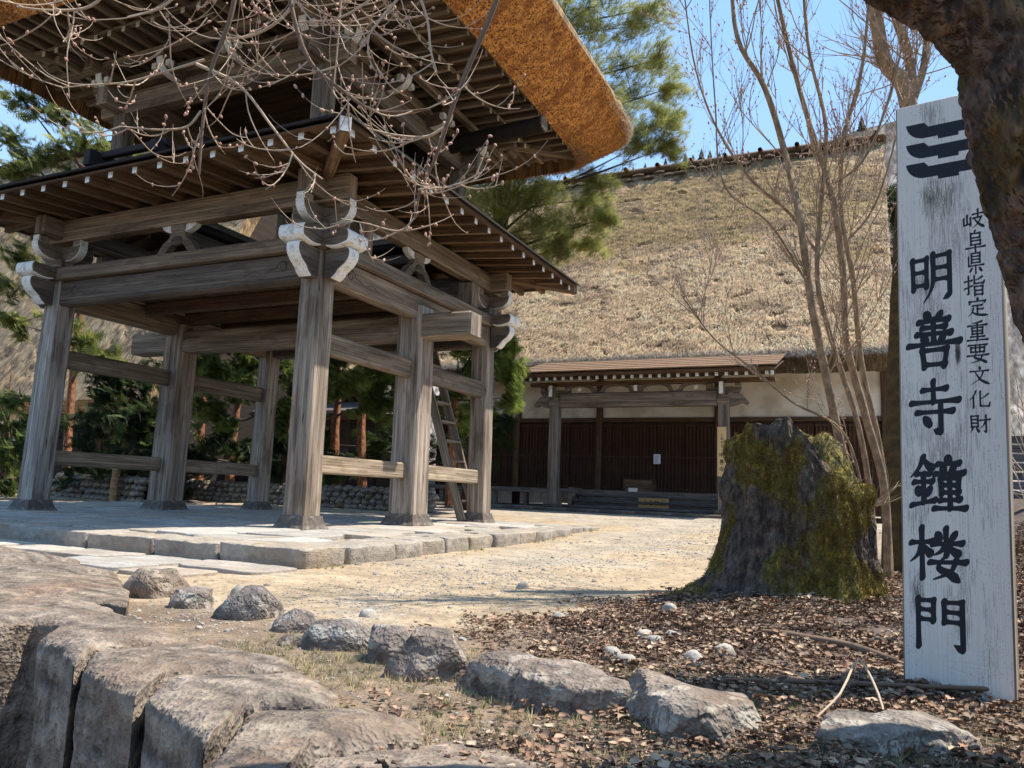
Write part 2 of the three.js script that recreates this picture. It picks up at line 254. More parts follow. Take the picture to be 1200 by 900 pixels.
// ---------------------------------------------------------------- stones
// a stone over an outline (x, z pairs): sides up from y0, rounded shoulder, domed top at y1
function stone(outline, y0, y1, { n = 3, sh = 0.5, seg = 40, rings = 14, amp = 0.03, freq = 3, under = 0.12, tint = [1, 1, 1], moss = 0, tilt = null, chip = 0, uvs = 1, cuts = 0, stri = 0, dome = 0 } = {}) {
  let cx = 0, cz = 0; for (const p of outline) { cx += p[0] / outline.length; cz += p[1] / outline.length; }
  const R = []; const m = outline.length;
  for (let j = 0; j < seg; j++) { const a = j / seg * Math.PI * 2, dx = Math.cos(a), dz = Math.sin(a); let best = 0.05;
    for (let k = 0; k < m; k++) { const p = outline[k], q = outline[(k + 1) % m], ex = q[0] - p[0], ez = q[1] - p[1], den = dx * ez - dz * ex; if (Math.abs(den) < 1e-9) continue; const px = p[0] - cx, pz = p[1] - cz, t = (px * ez - pz * ex) / den, s = (px * dz - pz * dx) / den; if (t > 0 && s >= -1e-6 && s <= 1 + 1e-6) best = Math.max(best, t); }
    R.push(best); }
  const soft = n < 5 ? 3 : 0; for (let it = 0; it < soft; it++) { const r0 = R.slice(); for (let j = 0; j < seg; j++) R[j] = (r0[(j + seg - 1) % seg] + 2 * r0[j] + r0[(j + 1) % seg]) / 4; }
  const H = y1 - y0, S = H * sh, P = [], C = [], I = [];
  const rm = R.reduce((a, b) => a + b, 0) / seg, rx = Math.max(...R), planes = []; for (let i = 0; i < cuts; i++) { const n_ = V(rr(-1, 1), rr(0.05, 1.1), rr(-1, 1)).normalize(), sup = Math.hypot(n_.x, n_.z) * (rm * 0.55 + rx * 0.45) * 0.8 + n_.y * H * 0.55; planes.push([n_, sup * rr(0.68, 0.9)]); }
  const yc = y0 + H * 0.4;
  const prof = []; const ns = Math.max(2, Math.round(rings * 0.35)); for (let i = 0; i <= ns; i++) { const t = i / ns; prof.push([1 - under * (1 - t) * (1 - t), y0 + (H - S) * t]); }
  for (let i = 1; i <= rings - ns; i++) { const f = i / (rings - ns) * Math.PI / 2; prof.push([Math.pow(Math.max(0, Math.cos(f)), 2 / n), y1 - S + S * Math.pow(Math.sin(f), 2 / n)]); }
  if (n >= 5) { const top = prof[prof.length - 2]; const last = prof.pop(); prof.push([top[0] * 0.6, y1], [top[0] * 0.25, y1], last); }
  for (const [s, y] of prof) for (let j = 0; j < seg; j++) {
    const a = j / seg * Math.PI * 2, r = R[j] * s; let x = cx + Math.cos(a) * r, z = cz + Math.sin(a) * r, yy = y;
    for (const [n_, d_] of planes) { const q = (x - cx) * n_.x + (yy - yc) * n_.y + (z - cz) * n_.z - d_; if (q > 0) { x -= n_.x * q; yy -= n_.y * q; z -= n_.z * q; } }
    if (dome && y > y1 - S - 1e-6) yy += dome * (1 - s * s);
    if (tilt) yy += (tilt[0] * (x - cx) + tilt[1] * (z - cz)) * (y - y0) / H;
    const d = fbm(x * freq, yy * freq, z * freq, 4), e = fbm(x * freq * 1.1 + 9, yy * freq + 4, z * freq, 4);
    let rid = 0; if (chip) rid = -chip * Math.pow(1 - Math.abs(fbm(x * freq * 0.8, yy * freq * 0.8, z * freq * 0.8, 2)) * 2, 6);
    const k = amp * 2 * d + rid - (stri ? stri * (Math.abs(N(x * 17, yy * 2.5 + x * 5, z * 17)) + 0.6 * Math.abs(N(x * 40, yy * 5, z * 40))) * ss(0.5, 0.95, s) : 0); x += Math.cos(a) * k * Math.min(1, s * 1.5); z += Math.sin(a) * k * Math.min(1, s * 1.5); yy += amp * 1.2 * e * (y > y0 ? 1 : 0);
    P.push(x, yy, z);
    const v = 1 + 0.45 * fbm(x * 2.3, yy * 2.3, z * 2.3, 4), mo = moss ? ss(0.02, 0.2, fbm(x * 4 + 3, yy * 4, z * 4, 4) + moss - 0.25) : 0;
    C.push(...mix3([tint[0] * v, tint[1] * v, tint[2] * v], [0.62, 0.55, 0.16], mo).map(q => clamp(q)));
  }
  const rows = prof.length; for (let i = 0; i < rows - 1; i++) for (let j = 0; j < seg; j++) { const a = i * seg + j, b = i * seg + (j + 1) % seg, c = a + seg, d = b + seg; I.push(a, c, b, b, c, d); }
  const g = new THREE.BufferGeometry(); g.setAttribute('position', new THREE.Float32BufferAttribute(P, 3)); g.setAttribute('color', new THREE.Float32BufferAttribute(C, 3)); g.setIndex(I); g.computeVertexNormals();
  return boxUV(g, uvs);
}
const rect = (x0, z0, x1, z1, j = 0) => [[x0, z0], [x1, z0], [x1, z1], [x0, z1]].map(([x, z]) => [x + rr(-j, j), z + rr(-j, j)]);
const shrink = (q, g) => { const cx = q.reduce((s, p) => s + p[0], 0) / q.length, cz = q.reduce((s, p) => s + p[1], 0) / q.length; return q.map(([x, z]) => { const d = Math.hypot(x - cx, z - cz); return [cx + (x - cx) * (d - g) / d, cz + (z - cz) * (d - g) / d]; }); };
const tints = [[1, 1, 1], [0.93, 0.92, 0.91], [1, 0.97, 0.93], [0.88, 0.89, 0.9], [0.98, 0.94, 0.89]];
const pick = a => a[Math.floor(rnd() * a.length)];
const PX0 = -14.2, PX1 = -4.08, PZ0 = -4.95, PZ1 = -12.7, PT = 0.16;
{
  const g = thing('stone_platform', 'low paved stone platform carrying the bell tower gate', 'platform', V(-9, 0, -8.8));
  const core = mk('core', box(PX1 - PX0 - 0.5, 0.3, PZ0 - PZ1 - 0.5, 0.01), new THREE.MeshStandardMaterial({ color: 0x9a8868, roughness: 1 }), g); core.position.set((PX0 + PX1) / 2, -0.05, (PZ0 + PZ1) / 2); settle(core);
  let x = PX1; while (x > PX0) { const w = rr(0.55, 0.95); part('edge_stone', stone(rect(x - w + 0.015, PZ0 - rr(0.5, 0.62), x - 0.01, PZ0 + rr(-0.04, 0.04), 0.025), -0.1, PT + rr(-0.012, 0.006), { n: 9, sh: 0.2, seg: 60, rings: 12, amp: 0.024, freq: 4.5, under: 0.08, chip: 0.006, tint: pick(tints), moss: rr(-0.15, 0.02) }), M.edge, g); x -= w; }
  let z = PZ0 - 0.6; while (z > PZ1) { const w = rr(0.5, 0.85), f = (PZ0 - z) / 8; part('edge_stone', stone(rect(PX1 - 0.6 - f * 0.2, z - w + 0.015, PX1 - f * 0.22 + rr(-0.04, 0.04), z - 0.01, 0.025), -0.1, PT + rr(-0.012, 0.006), { n: 9, sh: 0.2, seg: 60, rings: 12, amp: 0.024, freq: 4.5, under: 0.08, chip: 0.006, tint: pick(tints), moss: rr(-0.15, 0.02) }), M.edge, g); z -= w; }
  // irregular paving: jittered lattice, courses of different depth
  const fl = [M.flag, M.flag, M.flag2, M.flag3]; let zz = PZ0 - 0.56;
  const jit = (i, j) => [0.13 * N(i * 3.1, j * 2.7, 1.5) * 2, 0.11 * N(i * 2.3, j * 3.9, 7.5) * 2];
  for (let j = 0; j < 11; j++) { const dz = 0.66; let i = 0;
    for (let xx = PX1 - 0.66 - (j % 2) * 0.3; xx > PX0; i++) { const w = 0.5 + 0.55 * hash(i, j, 7); const z1 = zz - dz;
      const a = jit(i, j), b = jit(i + 1, j), c = jit(i + 1, j + 1), d = jit(i, j + 1);
      const q = shrink([[xx + a[0] * 0.3, zz + a[1]], [xx - w + b[0] * 0.3, zz + b[1]], [xx - w + c[0], z1 + c[1]], [xx + d[0], z1 + d[1]]], 0.012);
      part('flagstone', stone(q, 0.05, PT - 0.004 + rr(-0.008, 0.008), { n: 10, sh: 0.16, seg: 28, rings: 6, amp: 0.008, freq: 3, under: 0.02, tint: pick(tints) }), pick(fl), g); xx -= w; }
    zz -= dz; }
}
{ // paving laid flush with the ground in front of the platform
  const g = thing('stone_paving', 'flat irregular paving stones flush with the ground before the platform', 'paving', V(-6, 0, -4.3));
  for (let j = 0; j < 3; j++) for (let x = -4.0 - j * 0.25 - (j === 2 ? 0.5 : 0), i = 0; x > -10; i++) { const w = rr(0.55, 1.0), z0 = -4.82 + j * 0.5, z1 = z0 + 0.46; if (z1 > wallZ(x - w) - 0.35) break;
    part('paving_stone', stone(shrink([[x, z0 + rr(-0.04, 0.04)], [x - w, z0 + rr(-0.04, 0.04)], [x - w + rr(-0.1, 0.1), z1 + rr(-0.05, 0.05)], [x + rr(-0.1, 0.1), z1 + rr(-0.05, 0.05)]], 0.02), -0.1, 0.03 + rr(-0.006, 0.012), { n: 10, sh: 0.1, seg: 32, rings: 7, amp: 0.01, freq: 3, under: 0.02, tint: pick(tints) }), pick([M.flag, M.flag3, M.flag2]), g); x -= w; }
}
// ---------------------------------------------------------------- bell tower gate
const CX = -8.56, CZ = -9.55, HX = 2.44, HZ = 2.25;
const gate = thing('bell_tower_gate', 'weathered grey timber bell tower gate with thatched upper roof', 'gate', V(CX, PT, CZ));
function pillarGeo(w, h, taper = 0.02, s = 0) {                // chamfered post, worn and slightly uneven, grain upright
  const c = 0.022, P = [], UV = [], I = [], k = w / 2, ring = [[k, -k + c], [k, k - c], [k - c, k], [-k + c, k], [-k, k - c], [-k, -k + c], [-k + c, -k], [k - c, -k]], rows = 40, cols = 4; let base = 0;
  for (let f = 0; f < 8; f++) { const a = ring[f], b = ring[(f + 1) % 8], nc = f % 2 === 0 ? cols : 1;
    for (let i = 0; i <= rows; i++) for (let j = 0; j <= nc; j++) { const y = h * i / rows, t = 1 - taper * i / rows; let x = lerp(a[0], b[0], j / nc) * t, z = lerp(a[1], b[1], j / nc) * t; const d = 0.012 * fbm(x * 3 + s * 7, y * 1.3, z * 3, 3) + 0.006 * fbm(x * 14 + s, y * 3, z * 14, 2); const L = Math.hypot(x, z); P.push(x + x / L * d, y, z + z / L * d); UV.push(y + s * 0.63, (Math.abs(a[0] - b[0]) > Math.abs(a[1] - b[1]) ? x : z) + s * 0.37 + f * 0.13); }
    for (let i = 0; i < rows; i++) for (let j = 0; j < nc; j++) { const q = base + i * (nc + 1) + j, r = q + nc + 1; I.push(q, r, q + 1, r, r + 1, q + 1); } base += (rows + 1) * (nc + 1); }
  const g = new THREE.BufferGeometry(); g.setAttribute('position', new THREE.Float32BufferAttribute(P, 3)); g.setAttribute('uv', new THREE.Float32BufferAttribute(UV, 2)); g.setIndex(I); g.computeVertexNormals(); return g;
}
function shoeGeo(w0, w1, h) { const g = new THREE.CylinderGeometry(w1 * 0.7071, w0 * 0.7071, h, 4, 3).toNonIndexed(); g.rotateY(Math.PI / 4); const p = g.attributes.position; for (let i = 0; i < p.count; i++) { const t = 0.5 - p.getY(i) / h; const k = 1 - 0.06 * Math.sin(t * Math.PI); p.setX(i, p.getX(i) * k); p.setZ(i, p.getZ(i) * k); } g.computeVertexNormals(); return boxUV(g); }
const tone = {}; const vary = m => { const k = m.uuid; if (!tone[k]) tone[k] = [m, ...[[1.1, 1.06, 1.0], [0.86, 0.84, 0.82], [0.98, 0.92, 0.85]].map(c => { const q = m.clone(); q.color = m.color.clone().multiply(new THREE.Color(...c)); return q; })]; return pick(tone[k]); };
const GX = [CX - HX, CX + HX], GZ = [CZ + HZ, CZ - 0.05, CZ - HZ];
GX.forEach((x, i) => GZ.forEach((z, j) => {
  const w = j === 1 ? 0.42 : 0.315, h = j === 1 ? 3.05 : 3.36, s = i * 3 + j;
  const p = mk('pillar', pillarGeo(w, h, 0.05, s), vary(s % 2 ? M.pillar2 : M.pillar), gate); p.position.set(x, PT + 0.12, z);
  p.rotation.z = (i ? 1 : -1) * 0.012; p.rotation.x = j === 0 ? -0.008 : j === 2 ? 0.008 : 0; settle(p);
  const sh = mk('pillar_shoe', shoeGeo(w + 0.15, w + 0.03, 0.15), M.shoe, p); sh.position.set(x, PT + 0.072, z); settle(sh);
}));
// rails between the pillars of each side
for (const x of GX) for (const [z0, z1, d] of [[GZ[0] - 0.14, GZ[1] + 0.2, 0], [GZ[1] - 0.2, GZ[2] + 0.14, 1]]) {
  bar('lower_rail', gate, V(x, 0.915, z0), V(x, 0.915 - d * 0.01, z1), 0.225, 0.13, vary(x > CX ? M.greyRail : M.beam), { c: 0.02 });
  bar('upper_rail', gate, V(x, 2.39, z0), V(x, 2.39, z1), 0.27, 0.13, vary(M.beam2), { c: 0.02 });
}
bar('cross_beam', gate, V(-12.05, 3.03, GZ[1]), V(-5.15, 3.03, GZ[1]), 0.36, 0.34, M.beam, { c: 0.03 });
{ const e = block('beam_end_face', gate, -5.148, 3.03, GZ[1], 0.012, 0.33, 0.31, M.plank, { c: 0.003 }); e.userData.label = 'pale sawn end with faded white marks'; }
function profile(pts) { const s = new THREE.Shape(); s.moveTo(...pts[0]); for (let i = 1; i < pts.length; i++) s.lineTo(...pts[i]); s.closePath(); return s; }
function extr(name, parent, shape, depth, origin, out, mat, bevel = 0.006) {   // x of the shape runs along 'out', y up, thickness across
  const g = new THREE.ExtrudeGeometry(shape, { depth: depth - 2 * bevel, bevelEnabled: bevel > 0, bevelThickness: bevel, bevelSize: bevel, bevelSegments: 1, curveSegments: 8 }); g.translate(0, 0, -depth / 2 + bevel);
  const m = mk(name, g, mat, parent), o = out.clone().normalize(), side = o.clone().cross(V(0, 1, 0)); m.position.copy(origin); m.quaternion.setFromRotationMatrix(new THREE.Matrix4().makeBasis(o, V(0, 1, 0), side)); return settle(m);
}
const spline = (pts, n = 20) => new THREE.SplineCurve(pts.map(p => new THREE.Vector2(...p))).getPoints(n).map(p => [p.x, p.y]);
function band(line, t) { const out = line.map((p, i) => { const a = line[Math.max(0, i - 1)], b = line[Math.min(line.length - 1, i + 1)], dx = b[0] - a[0], dy = b[1] - a[1], L = Math.hypot(dx, dy) || 1; return [p[0] - dy / L * -t, p[1] + dx / L * -t]; }); return profile([...line, ...out.reverse()]); }
// carved tie-beam noses: ogee end, painted white on its end face
const noseLine = spline([[0.10, 0], [0.15, 0.035], [0.19, 0.09], [0.24, 0.13], [0.29, 0.17], [0.34, 0.25], [0.335, 0.33], [0.30, 0.345]], 26);
const noseShape = profile([[0, 0.345], [0, 0], ...noseLine]), noseBand = (() => { const q = noseLine.map(([x, y]) => [x, y]); return band(q, 0.014); })();
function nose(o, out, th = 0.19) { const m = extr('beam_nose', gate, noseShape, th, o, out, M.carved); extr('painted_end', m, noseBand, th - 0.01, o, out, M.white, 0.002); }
const plateLine = spline([[0, 0.02], [0.16, 0], [0.30, 0.03], [0.345, 0.06], [0.35, 0.14], [0.33, 0.175]], 18);
const plateShape = profile([[0, 0.175], ...plateLine]), plateBand = band(plateLine.filter(p => p[0] > 0.02), 0.012);
function plateNose(o, out, th) { const m = extr('plate_nose', gate, plateShape, th, o, out, M.beam2); extr('painted_end', m, plateBand, th + 0.006, o, out, M.white, 0.002); }
const Y1 = 3.14, Y2 = 3.5;                                       // tie beam and top plate of the lower storey
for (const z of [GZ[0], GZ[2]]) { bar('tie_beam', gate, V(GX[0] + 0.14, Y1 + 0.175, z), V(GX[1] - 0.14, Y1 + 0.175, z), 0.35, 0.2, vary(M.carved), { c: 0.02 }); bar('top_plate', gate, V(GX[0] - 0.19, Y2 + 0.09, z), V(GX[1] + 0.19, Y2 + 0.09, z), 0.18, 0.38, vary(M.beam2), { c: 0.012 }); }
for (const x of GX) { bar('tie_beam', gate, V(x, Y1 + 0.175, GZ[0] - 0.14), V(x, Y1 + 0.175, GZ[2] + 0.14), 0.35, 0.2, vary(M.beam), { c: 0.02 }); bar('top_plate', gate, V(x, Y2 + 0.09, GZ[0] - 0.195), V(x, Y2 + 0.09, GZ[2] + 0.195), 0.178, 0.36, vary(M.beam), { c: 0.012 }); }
for (const x of GX) for (const z of [GZ[0], GZ[2]]) { const ox = Math.sign(x - CX), oz = Math.sign(z - CZ);
  nose(V(x + ox * 0.15, Y1, z), V(ox, 0, 0)); nose(V(x, Y1, z + oz * 0.15), V(0, 0, oz));
  plateNose(V(x + ox * 0.192, Y2, z), V(ox, 0, 0), 0.376); plateNose(V(x, Y2, z + oz * 0.197), V(0, 0, oz), 0.356);
}
// relief scrolls carved on the front and right tie beams
function scroll(o, along, s, out) { const pts = []; for (let i = 0; i <= 26; i++) { const a = i / 26 * 9.5, r = 0.085 * (1 - i / 30); pts.push([s * (Math.cos(a) * r), Math.sin(a) * r]); } const tail = [[s * 0.62, -0.07], [s * 0.45, -0.02], [s * 0.32, -0.06], [s * 0.2, -0.03], ...pts];
  const v = tail.map(([a, b]) => o.clone().addScaledVector(along, a).add(V(0, b, 0))); part('carved_scroll', tube(v, [0.006, 0.01, 0.012, 0.012, 0.01, 0.008], 5, 0, 60), M.carved, gate); }
scroll(V(GX[1] - 0.5, Y1 + 0.19, GZ[0] + 0.1), V(1, 0, 0), -1); scroll(V(GX[0] + 0.5, Y1 + 0.19, GZ[0] + 0.1), V(1, 0, 0), 1); scroll(V(GX[1] + 0.1, Y1 + 0.19, GZ[0] - 0.5), V(0, 0, 1), -1);
// bracket sets
const armLine = spline([[0.08, 0.0], [0.22, 0.005], [0.33, 0.04], [0.40, 0.11], [0.42, 0.19]], 16), armShape = profile([[0, 0.2], [0, 0], ...armLine, [0.42, 0.2]]), armBand = band([...armLine, [0.42, 0.2]], 0.012);
function arm(x, y, z, out, L = 1, th = 0.13, mat = M.beam) { const m = extr('bracket_arm', gate, armShape, th, V(x, y, z), out, mat); extr('painted_end', m, armBand, th - 0.008, V(x, y, z), out, M.white, 0.002); return m; }
const D4 = [V(1, 0, 0), V(-1, 0, 0), V(0, 0, 1), V(0, 0, -1)];
for (const x of GX) for (const z of [GZ[0], GZ[2]]) {
  block('bearing_block', gate, x, 3.76, z, 0.34, 0.15, 0.34, M.beam2, { c: 0.03 });
  for (const d of D4) { arm(x + d.x * 0.02, 3.83, z + d.z * 0.02, d); const b = block('bearing_block', gate, x + d.x * 0.36, 4.075, z + d.z * 0.36, 0.15, 0.1, 0.15, M.beam, { c: 0.015 }); block('painted_end', b, x + d.x * 0.437, 4.08, z + d.z * 0.437, d.x ? 0.006 : 0.13, 0.085, d.x ? 0.13 : 0.006, M.white, { c: 0.002 }); }
}
// frog-leg struts
{ const half = spline([[0.5, 0], [0.36, 0.05], [0.27, 0.17], [0.16, 0.24], [0.12, 0.33], [0, 0.34]], 18), inn = spline([[0.30, 0], [0.2, 0.06], [0.12, 0.15], [0, 0.17]], 10);
  const s = profile([...half, ...half.slice(0, -1).reverse().map(([x, y]) => [-x, y]), ...inn.map(([x, y]) => [-x, y]), ...inn.slice(0, -1).reverse()]);
  const tipS = profile([[0.05, 0.30], [0.24, 0.36], [0.30, 0.40], [0.32, 0.45], [0.12, 0.42]]);
  for (const [o, along] of [[V(CX, 3.69, GZ[0]), V(1, 0, 0)], [V(GX[1], 3.69, CZ + 0.1), V(0, 0, -1)], [V(CX, 3.69, GZ[2]), V(-1, 0, 0)], [V(GX[0], 3.69, CZ), V(0, 0, 1)]]) {
    const m = extr('frog_leg_strut', gate, s, 0.12, o, along, M.beam2); for (const t of [1, -1]) extr('painted_end', m, tipS, 0.1, o, along.clone().multiplyScalar(t), M.white, 0.004);
    const sidev = along.clone().cross(V(0, 1, 0)); bar('strut_block', gate, o.clone().add(V(0, 0.39, 0)).addScaledVector(along, -0.14), o.clone().add(V(0, 0.39, 0)).addScaledVector(along, 0.14), 0.09, 0.14, M.beam, {});
    const bump = new THREE.SphereGeometry(0.09, 12, 8); bump.scale(1.3, 0.8, 0.5); const bm = mk('carved_boss', bump, M.carved, m); bm.position.copy(o).add(V(0, 0.2, 0)).addScaledVector(sidev, 0.05).addScaledVector(sidev, 0.0); bm.quaternion.copy(m.quaternion); settle(bm);
  } }
for (const [x, z] of [[GX[1], GZ[0] - 0.75], [GX[1], GZ[2] + 0.7], [GX[0], GZ[0] - 0.75], [GX[0], GZ[2] + 0.7]]) block('strut', gate, x, 3.9, z, 0.26, 0.42, 0.26, M.beam, { c: 0.015 });
// eaves beams of the lower roof
for (const z of [GZ[0], GZ[2]]) bar('eaves_beam', gate, V(GX[0] - 0.42, 4.285, z), V(GX[1] + 0.42, 4.285, z), 0.33, 0.2, vary(M.beam), { c: 0.02 });
for (const x of GX) bar('eaves_beam', gate, V(x, 4.29, GZ[0] + 0.42), V(x, 4.29, GZ[2] - 0.42), 0.3, 0.2, vary(M.beam), { c: 0.02 });
// floor of the upper storey: joists across, boards on them
for (let i = 0; i < 5; i++) bar('floor_joist', gate, V(GX[0] + 0.2, 3.42, GZ[0] - 0.6 - i * 0.82), V(GX[1] - 0.2, 3.42, GZ[0] - 0.6 - i * 0.82), 0.18, 0.15, vary(M.brown2));
for (let i = 0; i < 10; i++) bar('floor_board', gate, V(GX[0] + 0.3 + i * 0.476, 3.535, GZ[0] - 0.2), V(GX[0] + 0.3 + i * 0.476, 3.535, GZ[2] + 0.2), 0.035, 0.46, M.brown2, { c: 0.004 });
// skirt roof
const rafterY = u => 4.505 - 0.085 * u;
function sideFrame(k) { return [[V(1, 0, 0), V(0, 0, 1), HX, HZ], [V(-1, 0, 0), V(0, 0, -1), HX, HZ], [V(0, 0, -1), V(1, 0, 0), HZ, HX], [V(0, 0, 1), V(-1, 0, 0), HZ, HX]][k]; }
const C0 = V(CX, 0, CZ);
for (let k = 0; k < 4; k++) { const [al, out, ha, ho] = sideFrame(k), n = 17;
  for (let i = 0; i < n; i++) { const s = -ha - 1.0 + (2 * ha + 2.0) * i / (n - 1), u0 = Math.abs(s) > ha ? Math.abs(s) - ha + 0.08 : -0.5, u1 = 1.14;
    const a = C0.clone().addScaledVector(al, s).addScaledVector(out, ho + u0).setY(rafterY(u0)), b = C0.clone().addScaledVector(al, s).addScaledVector(out, ho + u1).setY(rafterY(u1));
    const m = bar('lower_rafter', gate, a, b, 0.11, 0.085, pick([M.brown, M.brown2, M.brown]), { c: 0.005, variant: i % 3 }); const e = b.clone().addScaledVector(out, 0.002); bar('painted_end', m, e, e.clone().addScaledVector(out, 0.005), 0.1, 0.076, M.white, { c: 0.001, variant: 0 }); }
  const P = (s, u, y) => C0.clone().addScaledVector(al, s).addScaledVector(out, ho + u).setY(y);
  const deck = (u0, u1, y0, y1, th) => { const q = [P(-(ha + u0), u0, y0), P(ha + u0, u0, y0), P(ha + u1, u1, y1), P(-(ha + u1), u1, y1)], t = q.map(v => v.clone().add(V(0, th, 0))); const pos = [], uv = [], quad = (A, B, C, D) => { for (const v of [A, B, C, A, C, D]) { pos.push(v.x, v.y, v.z); uv.push(v.clone().sub(C0).dot(al), v.clone().sub(C0).dot(out)); } }; quad(q[3], q[2], q[1], q[0]); quad(t[0], t[1], t[2], t[3]); quad(q[0], q[1], t[1], t[0]); quad(q[2], q[3], t[3], t[2]); quad(q[1], q[2], t[2], t[1]); quad(q[3], q[0], t[0], t[3]); const g = new THREE.BufferGeometry(); g.setAttribute('position', new THREE.Float32BufferAttribute(pos, 3)); g.setAttribute('uv', new THREE.Float32BufferAttribute(uv, 2)); g.computeVertexNormals(); return g; };
  part('roof_boarding', deck(-0.62, 1.2, rafterY(-0.62) + 0.057, rafterY(1.2) + 0.057, 0.025), M.brown2, gate);
  for (let j = 0; j < 5; j++) { const ua = -0.7 + j * 0.38, ub = ua + 0.42 + 0.002 * j; part('roof_shingle_course', deck(ua, Math.min(1.27, ub), rafterY(ua) + 0.16 + 0.16 * (1 - j / 4), rafterY(ub) + 0.085 + 0.16 * (1 - j / 4), 0.03), M.vdark, gate); }
  const f = bar('eave_fascia', gate, P(-(ha + 1.1), 1.17, rafterY(1.17) + 0.062 - 0.004), P(ha + 1.1, 1.17, rafterY(1.17) + 0.058), 0.055, 0.06, M.brown2, { c: 0.006 });
}
for (const [sx, sz] of [[1, 1], [1, -1], [-1, 1], [-1, -1]]) { const a = V(CX + sx * (HX - 0.4), rafterY(-0.4) - 0.03, CZ + sz * (HZ - 0.4)), b = V(CX + sx * (HX + 1.2), rafterY(1.2) + 0.0, CZ + sz * (HZ + 1.2)); const m = bar('hip_rafter', gate, a, b, 0.17, 0.13, M.brown, { c: 0.01 }); const d = b.clone().sub(a).normalize(), e = b.clone().addScaledVector(d, 0.003); bar('painted_end', m, e, e.clone().addScaledVector(d, 0.006), 0.16, 0.12, M.white, { c: 0.002, variant: 0 }); }
{ const a = onZ(110, 203, CZ + HZ + 0.85), b = onZ(196, 184, CZ + HZ + 0.85); bar('roof_pole', gate, a.setY(4.86), b.setY(4.86), 0.09, 0.09, M.char); block('roof_pole_rest', gate, a.x + 0.1, 4.78, a.z, 0.12, 0.22, 0.4, M.char); block('roof_pole_rest', gate, b.x - 0.1, 4.78, b.z, 0.12, 0.16, 0.3, M.char); }
